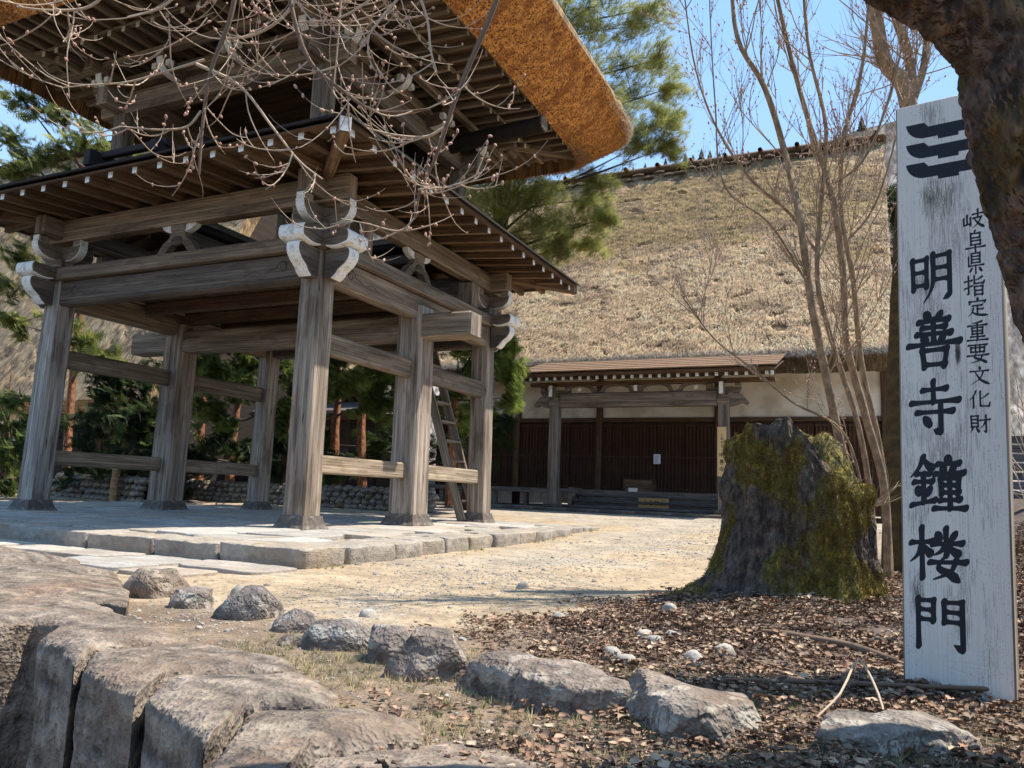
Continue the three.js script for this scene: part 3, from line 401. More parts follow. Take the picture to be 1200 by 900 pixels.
// upper storey
const UX = 1.95, UZ = 1.85;
for (const sx of [-1, 1]) for (const sz of [-1, 1]) block('upper_post', gate, CX + sx * UX, 5.45, CZ + sz * UZ, 0.24, 1.75, 0.24, M.beam2, { c: 0.02 });
for (let k = 0; k < 4; k++) { const [al, out, , ] = sideFrame(k), ha = k < 2 ? UX : UZ, ho = k < 2 ? UZ : UX; const Q = (s, u, y) => C0.clone().addScaledVector(al, s).addScaledVector(out, ho + u).setY(y);
  bar('sill_beam', gate, Q(-ha + 0.12, 0, 4.75), Q(ha - 0.12, 0, 4.75), 0.26, 0.2, vary(M.beam2)); bar('rail_beam', gate, Q(-ha + 0.12, 0, 5.12), Q(ha - 0.12, 0, 5.12), 0.12, 0.16, M.beam2);
  for (let i = 0; i < 7; i++) { const s = -ha + 0.3 + (2 * ha - 0.6) * (i + 0.5) / 7; block('wainscot_board', gate, ...Q(s, -0.02, 4.97).toArray(), k < 2 ? (2 * ha - 0.6) / 7 - 0.01 : 0.04, 0.2, k < 2 ? 0.04 : (2 * ha - 0.6) / 7 - 0.01, M.dark, { c: 0.004 }); }
  bar('upper_tie_beam', gate, Q(-ha - 0.45, 0, 6.42 + (k < 2 ? 0 : 0.006)), Q(ha + 0.45, 0, 6.42 + (k < 2 ? 0 : 0.006)), 0.34, 0.22 + (k < 2 ? 0 : 0.012), vary(M.beam), { c: 0.02 });
  bar('upper_eaves_beam', gate, Q(-ha - 0.7, 0.02, 6.78 + (k < 2 ? 0 : 0.006)), Q(ha + 0.7, 0.02, 6.78 + (k < 2 ? 0 : 0.006)), 0.17, 0.18, vary(M.beam), { c: 0.015 });
  for (const s of [-ha, -ha / 3, ha / 3, ha]) { const o = Q(s, 0.1, 6.5); arm(o.x, o.y, o.z, out); const b = block('bearing_block', gate, ...Q(s, 0.46, 6.745).toArray(), 0.15, 0.1, 0.15, M.beam2, { c: 0.015 }); for (const t of [-1, 1]) { const w = Q(s + t * 0.14, 0.46, 6.6); const e = block('bracket_tip', gate, ...w.toArray(), 0.09, 0.09, 0.09, M.white, { c: 0.01 }); } }
  bar('outer_purlin', gate, Q(-ha - 0.9, 0.46, 6.84 + (k < 2 ? 0 : 0.004)), Q(ha + 0.9, 0.46, 6.84 + (k < 2 ? 0 : 0.004)), 0.085, 0.13, M.beam, { c: 0.01 });
  // two tiers of rafters with white ends
  const n = 25; for (let i = 0; i < n; i++) { const s = -(ha + 1.5) + 2 * (ha + 1.5) * i / (n - 1), lim = Math.abs(s) > ha ? Math.abs(s) - ha + 0.05 : -0.1;
    const t1 = 0.98, y1 = 6.935, y2 = 7.03; const put = (u0, u1, y, col) => { if (u1 - u0 < 0.12) return; const a = Q(s, u0, y - 0.03 * u0), b = Q(s, u1, y - 0.03 * u1); const m = bar('upper_rafter', gate, a, b, 0.085, 0.075, col, { c: 0.004, variant: i % 3 }); const e = b.clone().addScaledVector(out, 0.002); bar('painted_end', m, e, e.clone().addScaledVector(out, 0.005), 0.078, 0.068, M.white, { c: 0.001, variant: 0 }); };
    put(lim, t1, y1, pick([M.beam, M.beam2])); put(Math.max(lim, 0.6), 1.6, y2 + 0.02, pick([M.beam, M.beam2])); }
  bar('flying_rafter_board', gate, Q(-ha - 0.9, 0.93, 6.975), Q(ha + 0.9, 0.93, 6.975), 0.05, 0.07, M.beam, { c: 0.005 });
  bar('eave_board', gate, Q(-ha - 1.6, 1.63, 7.08 + (k < 2 ? 0 : 0.003)), Q(ha + 1.6, 1.63, 7.08 + (k < 2 ? 0 : 0.003)), 0.09, 0.08, vary(M.greyRail), { c: 0.006 });
  { const pos = [], uv = [], A = [Q(-ha + 0.1, -0.1, 7.09), Q(ha - 0.1, -0.1, 7.09), Q(ha + 1.66, 1.66, 7.05), Q(-ha - 1.66, 1.66, 7.05)]; for (const i of [0, 1, 2, 0, 2, 3]) { pos.push(A[i].x, A[i].y, A[i].z); uv.push(A[i].clone().sub(C0).dot(out) , A[i].clone().sub(C0).dot(al)); } const g = new THREE.BufferGeometry(); g.setAttribute('position', new THREE.Float32BufferAttribute(pos, 3)); g.setAttribute('uv', new THREE.Float32BufferAttribute(uv, 2)); g.computeVertexNormals(); part('soffit_boarding', g, M.brown, gate); }
}
block('ceiling', gate, CX, 6.98, CZ, 2 * UX - 0.1, 0.03, 2 * UZ - 0.1, M.brown2, { c: 0.004 });
for (const [sx, sz] of [[1, 1], [1, -1], [-1, 1], [-1, -1]]) bar('upper_hip_rafter', gate, V(CX + sx * UX, 6.96, CZ + sz * UZ), V(CX + sx * (UX + 1.62), 7.0, CZ + sz * (UZ + 1.62)), 0.13, 0.12, M.beam);
{ const end = onZ(637, 145, -10.9), inner = onZ(470, 184, -10.9), p = [inner.clone().addScaledVector(inner.clone().sub(end), 0.25), inner, end.clone().lerp(inner, 0.4), end]; const m = part('log_beam', tube(p, [0.15, 0.15, 0.14, 0.135], 16, 0.08, 30), M.char, gate, 'round blackened log sticking out under the thatched eave'); const d = end.clone().sub(inner).normalize(); const cap = new THREE.CylinderGeometry(0.122, 0.13, 0.03, 18); cap.rotateX(Math.PI / 2); const c = mk('log_end', boxUV(cap), M.plank, m); c.position.copy(end).addScaledVector(d, 0.005); c.lookAt(end.clone().add(d)); settle(c); }
// thatched roof: rings from the eave soffit round the cut face and up to the ridge
{
  const SEG = 220; const sp = (a, b, y, n, j) => { const t = j / SEG * Math.PI * 2, c = Math.cos(t), s = Math.sin(t); return V(CX + a * Math.sign(c) * Math.pow(Math.abs(c), 2 / n), y, CZ + b * Math.sign(s) * Math.pow(Math.abs(s), 2 / n)); };
  const ref = [0]; for (let j = 1; j <= SEG; j++) ref.push(ref[j - 1] + sp(4.3, 4.1, 0, 9, j % SEG).distanceTo(sp(4.3, 4.1, 0, 9, j - 1)));
  const loft = (rings, amp, freq) => { const P = [], UV = [], I = []; let across = 0; rings.forEach((r, i) => { let len = 0, prev = null; if (i) across += Math.hypot(r[0] - rings[i - 1][0], r[2] - rings[i - 1][2]); for (let j = 0; j <= SEG; j++) { const v = sp(r[0], r[1], r[2], r[3], j % SEG); if (prev) len += v.distanceTo(prev); prev = v.clone(); const k = amp * fbm(v.x * freq, v.y * freq, v.z * freq, 3); const o = V(v.x - CX, 0, v.z - CZ).normalize(); P.push(v.x + o.x * k, v.y + k * 0.6, v.z + o.z * k); UV.push(ref[j], across); } });
    for (let i = 0; i < rings.length - 1; i++) for (let j = 0; j < SEG; j++) { const a = i * (SEG + 1) + j, b = a + SEG + 1; I.push(a, b, a + 1, b, b + 1, a + 1); } const g = new THREE.BufferGeometry(); g.setAttribute('position', new THREE.Float32BufferAttribute(P, 3)); g.setAttribute('uv', new THREE.Float32BufferAttribute(UV, 2)); g.setIndex(I); g.computeVertexNormals(); return g; };
  const lerpRings = (A, n) => { const o = []; for (let i = 0; i < A.length - 1; i++) for (let k = 0; k < n; k++) o.push(A[i].map((v, q) => lerp(v, A[i + 1][q], k / n))); o.push(A[A.length - 1]); return o; };
  const r0 = [3.62, 3.52, 7.1, 16], r1 = [3.74, 3.62, 6.82, 14], r2 = [4.62, 4.4, 7.46, 10];
  const roof = part('thatched_roof', loft(lerpRings([r2, [4.6, 4.38, 7.58, 10], [3.6, 3.4, 8.6, 5], [2.6, 2.3, 9.9, 4.5], [2.2, 0.7, 11.4, 5], [2.1, 0.12, 11.8, 5]], 6), 0.12, 2.5), M.oldThatchPlain = new THREE.MeshStandardMaterial({ map: M.oldThatch.map, roughness: 1, color: 0xd8ccbc }), gate);
  part('eave_cut_face', loft(lerpRings([r1, [3.77, 3.65, 6.835, 14], [4.22, 4.04, 7.12, 12], [4.6, 4.385, 7.42, 10], r2], 5), 0.09, 3), M.reedCut, roof, 'broad trimmed orange face of cut reed ends');
  part('eave_soffit', loft(lerpRings([r0, r1], 5), 0.04, 3), M.reedLaid, roof);
  // loose straws at the rim
  const g = new THREE.BufferGeometry(); g.setAttribute('position', new THREE.Float32BufferAttribute([-0.006, 0, 0, 0.006, 0, 0, 0, 0.14, 0.02], 3)); g.computeVertexNormals();
  const im = new THREE.InstancedMesh(g, M.straw, 33000), o = new THREE.Object3D(), col = new THREE.Color(); im.name = 'loose_straw'; im.userData.kind = 'stuff';
  for (let i = 0; i < 33000; i++) { const j = rnd() * SEG, t = rnd(); const rim = i < 5200, cutf = i >= 9000; const v = cutf ? sp(lerp(3.78, 4.6, t), lerp(3.66, 4.385, t), lerp(6.84, 7.42, t), lerp(14, 10, t), j) : rim ? sp(lerp(4.55, 4.63, t), lerp(4.33, 4.41, t), lerp(7.38, 7.56, t), 10, j) : sp(lerp(3.72, 3.86, t), lerp(3.6, 3.73, t), lerp(6.81, 6.9, t), 14, j); const out = V(v.x - CX, 0, v.z - CZ).normalize(); o.position.copy(v); const dir = out.clone().multiplyScalar(rr(0.2, 1)).add(V(rr(-0.6, 0.6), rr(-0.9, -0.1), rr(-0.6, 0.6))).normalize(); o.quaternion.setFromUnitVectors(V(0, 1, 0), dir); o.rotateY(rnd() * 6.28); o.scale.set(cutf ? 1.5 : 1, cutf ? rr(0.25, 0.6) : rr(0.5, 1), 1); o.updateMatrix(); im.setMatrixAt(i, o.matrix); im.setColorAt(i, cutf ? (() => { const q = rr(0.35, 1.15); return col.setRGB(0.62 * q, 0.33 * q, 0.10 * q); })() : rim ? col.setRGB(0.62 * rr(0.8, 1.1), 0.53 * rr(0.8, 1.05), 0.40 * rr(0.8, 1)) : col.setRGB(0.45 * rr(0.6, 1), 0.24 * rr(0.6, 1), 0.08)); }
  settle(Object.assign(im, { userData: { ...im.userData, pending: roof } })); im.castShadow = true;
}
// bell
{ const t = thing('bronze_bell', 'dark green bronze bell hanging inside the upper storey of the gate', 'bell', V(CX, 5.15, CZ)); const pr = [[0.40, 0], [0.42, 0.03], [0.38, 0.1], [0.36, 0.4], [0.33, 0.75], [0.25, 0.92], [0.1, 1.0], [0.001, 1.01]].map(p => new THREE.Vector2(...p)); const m = mk('bell_body', new THREE.LatheGeometry(pr, 40), M.bronze, t); m.position.set(CX, 5.15, CZ); settle(m); const r = mk('hanging_loop', new THREE.TorusGeometry(0.1, 0.025, 8, 20), M.bronze, t); r.position.set(CX, 6.22, CZ); settle(r); bar('bell_beam', gate, V(CX - UX, 6.4, CZ), V(CX + UX, 6.4, CZ), 0.24, 0.2, M.dark); }
// ladder
{ const f1 = onY(541, 611, PT).setY(PT); f1.x = Math.max(f1.x, -6.9); const t1 = onZ(503, 457, f1.z), dir = t1.clone().sub(f1).normalize(), L = 3.35 / dir.y, sep = V(0, 0, -0.52);
  const t = thing('wooden_ladder', 'steep wooden ladder stair with plank treads rising inside the gate', 'ladder', f1);
  for (const k of [0, 1]) { const a = f1.clone().addScaledVector(sep, k); bar('stringer', t, a, a.clone().addScaledVector(dir, L), 0.15, 0.06, M.beam, { c: 0.01 }); }
  for (let i = 0; i < 9; i++) { const c = f1.clone().addScaledVector(dir, 0.35 + i * 0.36); bar('tread', t, c.clone().addScaledVector(sep, 0.03), c.clone().addScaledVector(sep, 0.97), 0.035, 0.2, M.plank, { c: 0.005 }); }
}
// ---------------------------------------------------------------- brush lettering on canvas
const GLYPH = { // strokes: kind, then x, y pairs in a 100 x 100 cell (h level, v upright, p sweep that thins, n sweep that swells, d dot)
  mei: 'h 8 20 40 17|v 8 18 10 72|v 40 16 39 68|h 11 42 37 40|h 11 66 39 64|p 54 10 54 56 47 78 32 97|h 54 14 90 10|k 90 10 90 84 76 92|h 56 35 88 33|h 56 56 88 54',
  zen: 'd 34 3 42 13|d 66 2 57 14|h 22 19 78 15|h 28 29 72 27|h 18 40 82 38|v 50 16 50 53|d 28 43 36 52|d 70 42 62 52|h 2 59 98 53|v 28 66 32 95|h 28 68 74 65|v 74 65 69 93|h 33 92 70 90',
  ji: 'h 26 18 74 14|v 48 2 48 38|h 3 41 98 35|h 14 58 86 54|k 62 42 62 92 48 88|d 28 66 40 79',
  sho: 'p 26 3 18 22 2 40|n 27 6 35 17 46 24|h 14 34 38 32|h 8 49 43 46|v 26 34 26 84|d 13 58 18 69|d 39 56 34 69|h 3 91 47 80|d 69 1 75 9|h 53 15 93 12|d 61 19 65 27|d 84 17 79 27|h 48 33 101 29|v 58 40 60 68|h 58 41 92 38|v 92 38 90 66|h 61 53 89 51|h 60 66 91 64|v 75 40 75 93|h 57 80 93 77|h 45 95 103 92',
  ro: 'h 3 33 42 28|v 23 4 23 96|p 23 33 15 54 1 68|n 25 36 33 46 41 53|d 50 12 57 23|d 87 8 78 22|h 43 33 97 28|v 68 3 68 52|p 66 33 58 45 45 53|n 70 33 80 43 93 50|n 67 52 53 75 74 86 90 98|p 85 60 74 82 43 98|h 37 67 103 62',
  mon: 'v 10 5 10 93|h 10 8 40 6|v 40 6 39 44|h 13 25 37 24|h 13 43 39 42|v 60 6 60 44|h 60 8 94 5|k 94 5 94 92 78 84|h 62 25 92 24|h 62 43 92 42',
  gi: 'v 20 28 20 74|v 4 44 5 77|h 5 77 36 71|v 36 42 36 80|h 46 27 96 22|v 70 4 70 44|h 48 46 86 42|p 86 42 70 72 44 95|n 54 50 74 76 99 93',
  fu: 'p 50 1 46 7 41 12|v 28 12 28 66|h 28 14 74 12|v 74 12 73 34|h 30 34 73 33|h 30 48 76 46|v 76 46 75 66|h 28 66 76 64|h 3 81 98 76|v 50 66 50 101',
  ken: 'v 30 6 30 52|h 30 6 76 4|v 76 4 76 50|h 32 20 74 19|h 32 35 74 34|h 30 50 77 49|v 14 22 14 65|h 14 65 95 62|v 52 64 52 101|d 34 74 21 91|d 70 74 85 91',
  shi: 'h 1 29 37 24|k 20 3 20 88 9 90|h 1 63 37 50|p 86 9 70 18 48 25|v 48 3 48 35|h 48 40 92 39|v 93 39 95 30|v 48 54 50 97|h 48 55 88 53|v 88 53 86 95|h 51 74 85 73|h 51 93 87 92',
  tei: 'd 49 1 54 12|v 12 19 13 33|h 13 21 89 18|p 89 18 86 26 79 33|h 27 43 73 40|v 50 42 50 86|h 50 62 77 60|p 30 56 24 78 5 97|n 26 76 50 90 99 95',
  ju: 'p 72 3 50 9 25 12|h 4 25 96 20|v 24 34 26 66|h 24 35 76 32|v 76 32 74 64|h 28 50 74 49|h 26 65 75 63|v 50 12 50 95|h 17 79 83 77|h 1 96 99 93',
  yo: 'h 7 11 93 8|v 18 22 20 46|h 18 24 82 21|v 82 21 79 45|h 20 45 80 43|v 40 10 40 44|v 60 9 60 44|n 48 47 33 69 74 88 92 99|p 71 61 56 86 14 99|h 1 64 99 58',
  bun: 'd 49 1 54 14|h 4 27 95 22|p 70 25 52 64 6 97|n 28 29 54 70 99 95',
  ka: 'p 34 3 22 34 3 55|v 22 33 22 99|p 90 20 74 36 55 48|v 54 5 54 82|h 54 88 92 89|v 94 89 97 72',
  zai: 'v 8 8 10 66|h 8 9 42 7|v 42 7 41 64|h 10 27 40 26|h 10 46 40 45|h 9 65 41 64|p 18 68 12 82 3 95|n 32 70 39 82 47 93|h 51 31 99 26|k 80 3 80 93 67 85|p 78 30 68 56 51 75',
  do: 'h 20 34 80 31|v 50 6 50 90|h 5 92 96 88', soku: 'v 26 8 28 40|h 26 9 74 7|v 74 7 71 38|h 28 38 73 36|v 50 38 50 84|h 50 60 80 58|v 26 54 26 88|n 14 84 50 90 98 95', kin: 'h 6 20 46 18|v 26 4 26 46|h 54 20 94 18|v 74 4 74 46|h 24 54 76 52|h 4 68 96 64|k 50 66 50 96 42 92|d 28 74 16 92|d 70 74 86 92', shi2: 'v 50 6 50 90|h 50 44 86 42|v 22 40 22 90|h 4 93 98 89',
};
function glyph(ctx, name, x, y, w, h, weight = 1) {
  for (const st of GLYPH[name].split('|')) { const a = st.split(' '), kind = a[0], q = a.slice(1).map(Number), pts = []; for (let i = 0; i < q.length; i += 2) pts.push(new THREE.Vector2(q[i], q[i + 1]));
    const path = pts.length > 2 && kind !== 'k' ? new THREE.SplineCurve(pts) : null, n = 60;
    for (let i = 0; i <= n; i++) { const t = i / n; let p; if (path) p = path.getPoint(t); else { let L = [0]; for (let k = 1; k < pts.length; k++) L.push(L[k - 1] + pts[k].distanceTo(pts[k - 1])); const s = t * L[L.length - 1]; let k = 1; while (k < pts.length - 1 && s > L[k]) k++; p = pts[k - 1].clone().lerp(pts[k], (s - L[k - 1]) / (L[k] - L[k - 1])); }
      let r = 4; if (kind === 'h') r = 3.0 + 2.0 * Math.pow(Math.abs(2 * t - 0.95), 3); if (kind === 'v') r = 4.2 + 1.0 * Math.pow(Math.abs(2 * t - 1), 3); if (kind === 'p') r = lerp(5.4, 1.0, Math.pow(t, 1.3)); if (kind === 'n') r = t < 0.8 ? lerp(2.4, 6.2, t / 0.8) : lerp(6.2, 2, (t - 0.8) / 0.2); if (kind === 'd') r = 2.2 + 4 * Math.sin(Math.min(1, t * 1.15) * Math.PI * 0.75); if (kind === 'k') r = t < 0.88 ? 4.6 : lerp(5.2, 1.2, (t - 0.88) / 0.12);
      ctx.beginPath(); ctx.ellipse(x + p.x / 100 * w, y + p.y / 100 * h, r * weight * w / 100 * 1.05, r * weight * h / 100 * 0.95, -0.5, 0, 6.3); ctx.fill(); } }
}
const canvasTex = (w, h, draw) => { const c = document.createElement('canvas'); c.width = w; c.height = h; draw(c.getContext('2d'), w, h); const t = new THREE.CanvasTexture(c); t.colorSpace = THREE.SRGBColorSpace; t.magFilter = THREE.LinearFilter; t.anisotropy = 8; return t; };
const grainFill = (ctx, w, h, base, dark, n, vertical, s0) => { ctx.fillStyle = base; ctx.fillRect(0, 0, w, h); for (let i = 0; i < n; i++) { ctx.globalAlpha = rr(0.02, s0); ctx.fillStyle = rnd() < 0.8 ? dark : '#fff'; if (vertical) ctx.fillRect(rnd() * w, rnd() * h - 80, rr(0.5, 2.2), rr(40, 420)); else ctx.fillRect(rnd() * w - 80, rnd() * h, rr(40, 300), rr(0.5, 2)); } ctx.globalAlpha = 1; };
// ---------------------------------------------------------------- temple hall
const TG = 0.25, ZP = -19, ZW = -22.2, PXL = -7.68, PXR = -3.3;
const hall = thing('temple_hall', 'wide wooden temple hall with steep thatched roof and shaded porch', 'temple', V(-7, TG, -24));
{
  block('stone_step', hall, -6.5, TG + 0.02, -20.9, 11.6, 0.14, 4.6, M.shoe, { c: 0.03 });
  for (const x of [PXL, PXR]) { block('post_base', hall, x, TG + 0.14, ZP, 0.42, 0.12, 0.42, M.shoe, { c: 0.03 }); const p = mk('porch_post', pillarGeo(0.26, 2.75, 0.01, x), M.temple, hall); p.position.set(x, TG + 0.2, ZP); settle(p); }
  bar('porch_beam', hall, V(PXL + 0.13, 3.13, ZP), V(PXR - 0.13, 3.13, ZP), 0.38, 0.22, M.temple, { c: 0.03 });
  for (const [x, d] of [[PXL, -1], [PXR, 1]]) { const m = extr('carved_nose', hall, profile([[0.1, 0], [0.3, 0.04], [0.42, 0.1], [0.55, 0.04], [0.6, 0.09], [0.5, 0.2], [0.42, 0.3], [0.2, 0.34], [0.1, 0.32]]), 0.16, V(x, 2.92, ZP), V(d, 0, 0), M.temple); block('bearing_block', hall, x, 3.06, ZP, 0.3, 0.16, 0.3, M.temple, { c: 0.02 }); for (const k of [-1, 1]) { extr('bracket_arm', hall, armShape, 0.12, V(x, 3.2, ZP), V(k, 0, 0), M.temple); block('bracket_block', hall, x + k * 0.34, 3.44, ZP, 0.14, 0.1, 0.16, M.temple); } const c = block('white_bracket_tip', hall, x, 3.34, ZP + 0.24, 0.1, 0.3, 0.3, M.temple, { c: 0.01 }); block('painted_end', c, x, 3.34, ZP + 0.394, 0.095, 0.29, 0.008, M.white, { c: 0.002 }); }
  const half = spline([[0.52, 0], [0.42, 0.06], [0.36, 0.16], [0.2, 0.22], [0, 0.23]], 14), inn = spline([[0.36, 0], [0.3, 0.1], [0.16, 0.16], [0, 0.17]], 10), fs = profile([...half, ...half.slice(0, -1).reverse().map(([x, y]) => [-x, y]), ...inn.map(([x, y]) => [-x, y]), ...inn.slice(0, -1).reverse()]);
  for (let i = 0; i < 4; i++) { const x = lerp(PXL, PXR, (i + 0.65) / 4.3); const m = extr('frog_leg_strut', hall, fs, 0.1, V(x, 3.325, ZP), V(1, 0, 0), M.temple); if (i === 0 || i === 3) { const s = new THREE.SphereGeometry(0.06, 12, 8); s.scale(1, 1, 0.4); const b = mk('white_boss', s, M.white, m); b.position.set(x, 3.42, ZP + 0.05); settle(b); } else if (i === 1) { const c = block('white_bracket_tip', hall, x + 0.56, 3.4, ZP + 0.12, 0.09, 0.16, 0.2, M.temple); block('painted_end', c, x + 0.56, 3.4, ZP + 0.224, 0.085, 0.15, 0.006, M.white, { c: 0.002 }); } }
  bar('porch_eaves_beam', hall, V(-8.4, 3.565, ZP), V(-2.1, 3.565, ZP), 0.1, 0.2, M.brown2);
  const sl = 0.255; // porch roof slope
  for (let i = 0; i < 28; i++) { const x = lerp(-8.3, -2.2, i / 27), a = V(x, 3.6 + sl * 2.4, -20.6), b = V(x, 3.6, -18.2); const m = bar('porch_rafter', hall, a, b, 0.085, 0.08, M.brown2, { c: 0.004, variant: i % 3 }); bar('painted_end', m, b.clone().add(V(0, 0, 0.002)), b.clone().add(V(0, 0, 0.009)), 0.08, 0.075, M.white, { c: 0.001, variant: 0 }); }
  for (const x of [-8.42, -2.08]) block('white_gable_tip', hall, x, 3.64, -18.14, 0.07, 0.2, 0.03, M.white);
  bar('porch_fascia', hall, V(-8.5, 3.69, -18.13), V(-2.02, 3.69, -18.13), 0.1, 0.06, M.brown2); bar('porch_boarding', hall, V(-5.26, 3.675 + sl * 2.5, -20.6), V(-5.26, 3.675, -18.16), 0.03, 6.46, M.brown2, { c: 0.004 });
  for (let j = 0; j < 6; j++) { const z1 = -18.02 - j * 0.42, y1 = 3.76 + sl * j * 0.42 + 0.012 * j; bar('shingle_course', hall, V(-5.26, y1 + sl * 0.46, z1 - 0.46), V(-5.26, y1, z1), 0.035, 6.56 - 0.004 * j, M.shingle, { c: 0.005, up: V(0, 1, 0) }); }
  block('wall_backing', hall, -6.4, 1.9, ZW - 0.12, 13.2, 2.3, 0.04, M.brown2);
  // wall: plaster band, lintels, posts, lattice doors, deck and steps
  for (const [x0, x1] of [[-13, -10.2], [-10.2, -7.5], [-7.5, -4], [-4, 0.25]]) {
    block('plaster_panel', hall, (x0 + x1) / 2, 3.6, ZW, x1 - x0 - 0.18, 1.24, 0.1, M.plaster); block('lintel', hall, (x0 + x1) / 2, 2.93, ZW + 0.03, x1 - x0 - 0.16, 0.13, 0.18, M.brown2); block('wall_top_beam', hall, (x0 + x1) / 2, 4.3, ZW, x1 - x0 - 0.18, 0.2, 0.2, M.brown2);
    const n = Math.max(1, Math.round((x1 - x0) / 0.9)); for (let i = 0; i < n; i++) { const w = (x1 - x0 - 0.18) / n, x = x0 + 0.09 + w * (i + 0.5); const d = block('door_panel', hall, x, 1.84, ZW + 0.02 + (i % 2) * 0.045, w - 0.01, 2.02, 0.03, M.door); const geos = []; for (let k = 0; k < 8; k++) { const g = box(0.03, 1.94, 0.03, 0.003).clone(); g.translate(x - w / 2 + w * (k + 0.5) / 8, 1.84, ZW + 0.055 + (i % 2) * 0.045); geos.push(g); } for (let k = 0; k < 3; k++) { const g = box(w - 0.03, 0.05, 0.036, 0.003).clone(); g.translate(x, 0.92 + k * 0.92, ZW + 0.056 + (i % 2) * 0.045); geos.push(g); } const l = mk('door_lattice', mergeGeometries(geos), M.lattice, d); settle(l); }
  }
  for (const x of [-13, -10.2, -7.5, -4, 0.25]) block('wall_post', hall, x, 2.3, ZW + 0.03, 0.18, 4.1, 0.24, M.brown2, { c: 0.015 });
  block('rear_wall', hall, -6.4, 2.4, -33, 13.4, 4.2, 0.2, M.plaster); block('side_wall', hall, 0.2, 2.4, -27.7, 0.2, 4.2, 10.4, M.plaster); block('side_wall', hall, -13, 2.4, -27.7, 0.2, 4.2, 10.4, M.plaster);
  for (let i = 0; i < 6; i++) bar('deck_board', hall, V(-12.8, 0.82, ZW + 0.2 + i * 0.24), V(0.2, 0.82, ZW + 0.2 + i * 0.24), 0.05, 0.232, M.temple, { c: 0.006 });
  bar('deck_edge', hall, V(-12.8, 0.76, ZW + 1.6), V(0.2, 0.76, ZW + 1.6), 0.1, 0.08, M.temple); for (const x of [-12, -10.2, -9.2, -2, -0.6]) block('deck_stump', hall, x, 0.52, ZW + 1.5, 0.14, 0.42, 0.14, M.temple);
  for (let j = 0; j < 3; j++) { const z = ZW + 1.85 + j * 0.34, y = 0.70 - j * 0.16; block('step', hall, -5.5, y, z, 3.9, 0.06, 0.36, M.slat, { c: 0.008 }); block('step_riser', hall, -5.5, y - 0.1, z + 0.1, 3.86, 0.13, 0.04, M.slat); }
  block('side_base', hall, -7.55, 0.62, ZW + 1.9, 0.12, 0.5, 0.8, M.temple);
}
// main roof
const holeAt = (x, s) => ss(0.27, 0.33, fbm(x * 1.7, s * 2.4, 11, 4));
function thatchSlope(x0, x1, zE, yE, zR, yR, nx, ny, hollow, tintFn) {
  const P = [], C = [], UV = [], I = [], dz = zR - zE, dy = yR - yE, L = Math.hypot(dz, dy), nrm = V(0, -dz / L, dy / L);
  for (let j = 0; j <= ny; j++) for (let i = 0; i <= nx; i++) { const t = j / ny, x = lerp(x0, x1, i / nx), s = t * L; const course = ((s * 1.6 + 0.3 * N(x * 0.7, s * 0.3, 2)) % 1); let d = 0.07 * fbm(x * 1.3, s * 1.3, 4, 4) + 0.05 * N(x * 5, s * 5, 1) + 0.018 * (1 - course); const hole = holeAt(x, s); d -= hole * hollow; d *= ss(0, 0.03, t) * ss(0, 0.02, Math.min(i, nx - i) / nx) + 0.0; P.push(x, yE + dy * t + nrm.y * d, zE + dz * t + nrm.z * d); UV.push(x, s); C.push(...tintFn(x, s, t)); }
  for (let j = 0; j < ny; j++) for (let i = 0; i < nx; i++) { const a = j * (nx + 1) + i, b = a + nx + 1; I.push(a, a + 1, b, a + 1, b + 1, b); }
  const g = new THREE.BufferGeometry(); g.setAttribute('position', new THREE.Float32BufferAttribute(P, 3)); g.setAttribute('color', new THREE.Float32BufferAttribute(C, 3)); g.setAttribute('uv', new THREE.Float32BufferAttribute(UV, 2)); g.setIndex(I); g.computeVertexNormals(); return g;
}
const strawTuft = (() => { const g = []; for (let i = 0; i < 5; i++) { const a = rr(-0.5, 0.5), w = rr(0.006, 0.011), L = rr(0.6, 1), q = new THREE.BufferGeometry(); const x = rr(-0.05, 0.05), lift = rr(0.02, 0.24); q.setAttribute('position', new THREE.Float32BufferAttribute([x - w, 0, 0, x + w, 0, 0, x + a * L * 0.4, -L, lift * L], 3)); q.computeVertexNormals(); g.push(q); } return mergeGeometries(g); })();
function strawField(parent, n, x0, x1, zE, yE, zR, yR, size, colFn, tMin = 0) {
  const im = new THREE.InstancedMesh(strawTuft, M.straw, n), dz = zR - zE, dy = yR - yE, L = Math.hypot(dz, dy), up = V(0, dy / L, dz / L), nr = V(0, -dz / L, dy / L), o = new THREE.Object3D(), c = new THREE.Color(), q = new THREE.Quaternion().setFromRotationMatrix(new THREE.Matrix4().makeBasis(V(1, 0, 0), up, nr));
  im.name = 'straw_surface'; im.castShadow = im.receiveShadow = true;
  for (let i = 0; i < n; i++) { let x = rr(x0, x1), t = rr(tMin, 1); if (holeAt(x, t * L) > 0.35) { x = rr(x0, x1); t = rr(tMin, 1); } const s = t * L; o.position.set(x, yE + dy * t, zE + dz * t).addScaledVector(nr, rr(-0.01, 0.06)); o.quaternion.copy(q); o.rotateZ(rr(-0.5, 0.5)); o.rotateX(rr(-0.2, 0.15)); o.scale.setScalar(size * rr(0.6, 1.3)); o.updateMatrix(); im.setMatrixAt(i, o.matrix); const k = colFn(x, s, t); im.setColorAt(i, c.setRGB(...k)); }
  im.userData = { kind: 'stuff', pending: parent }; return settle(im);
}
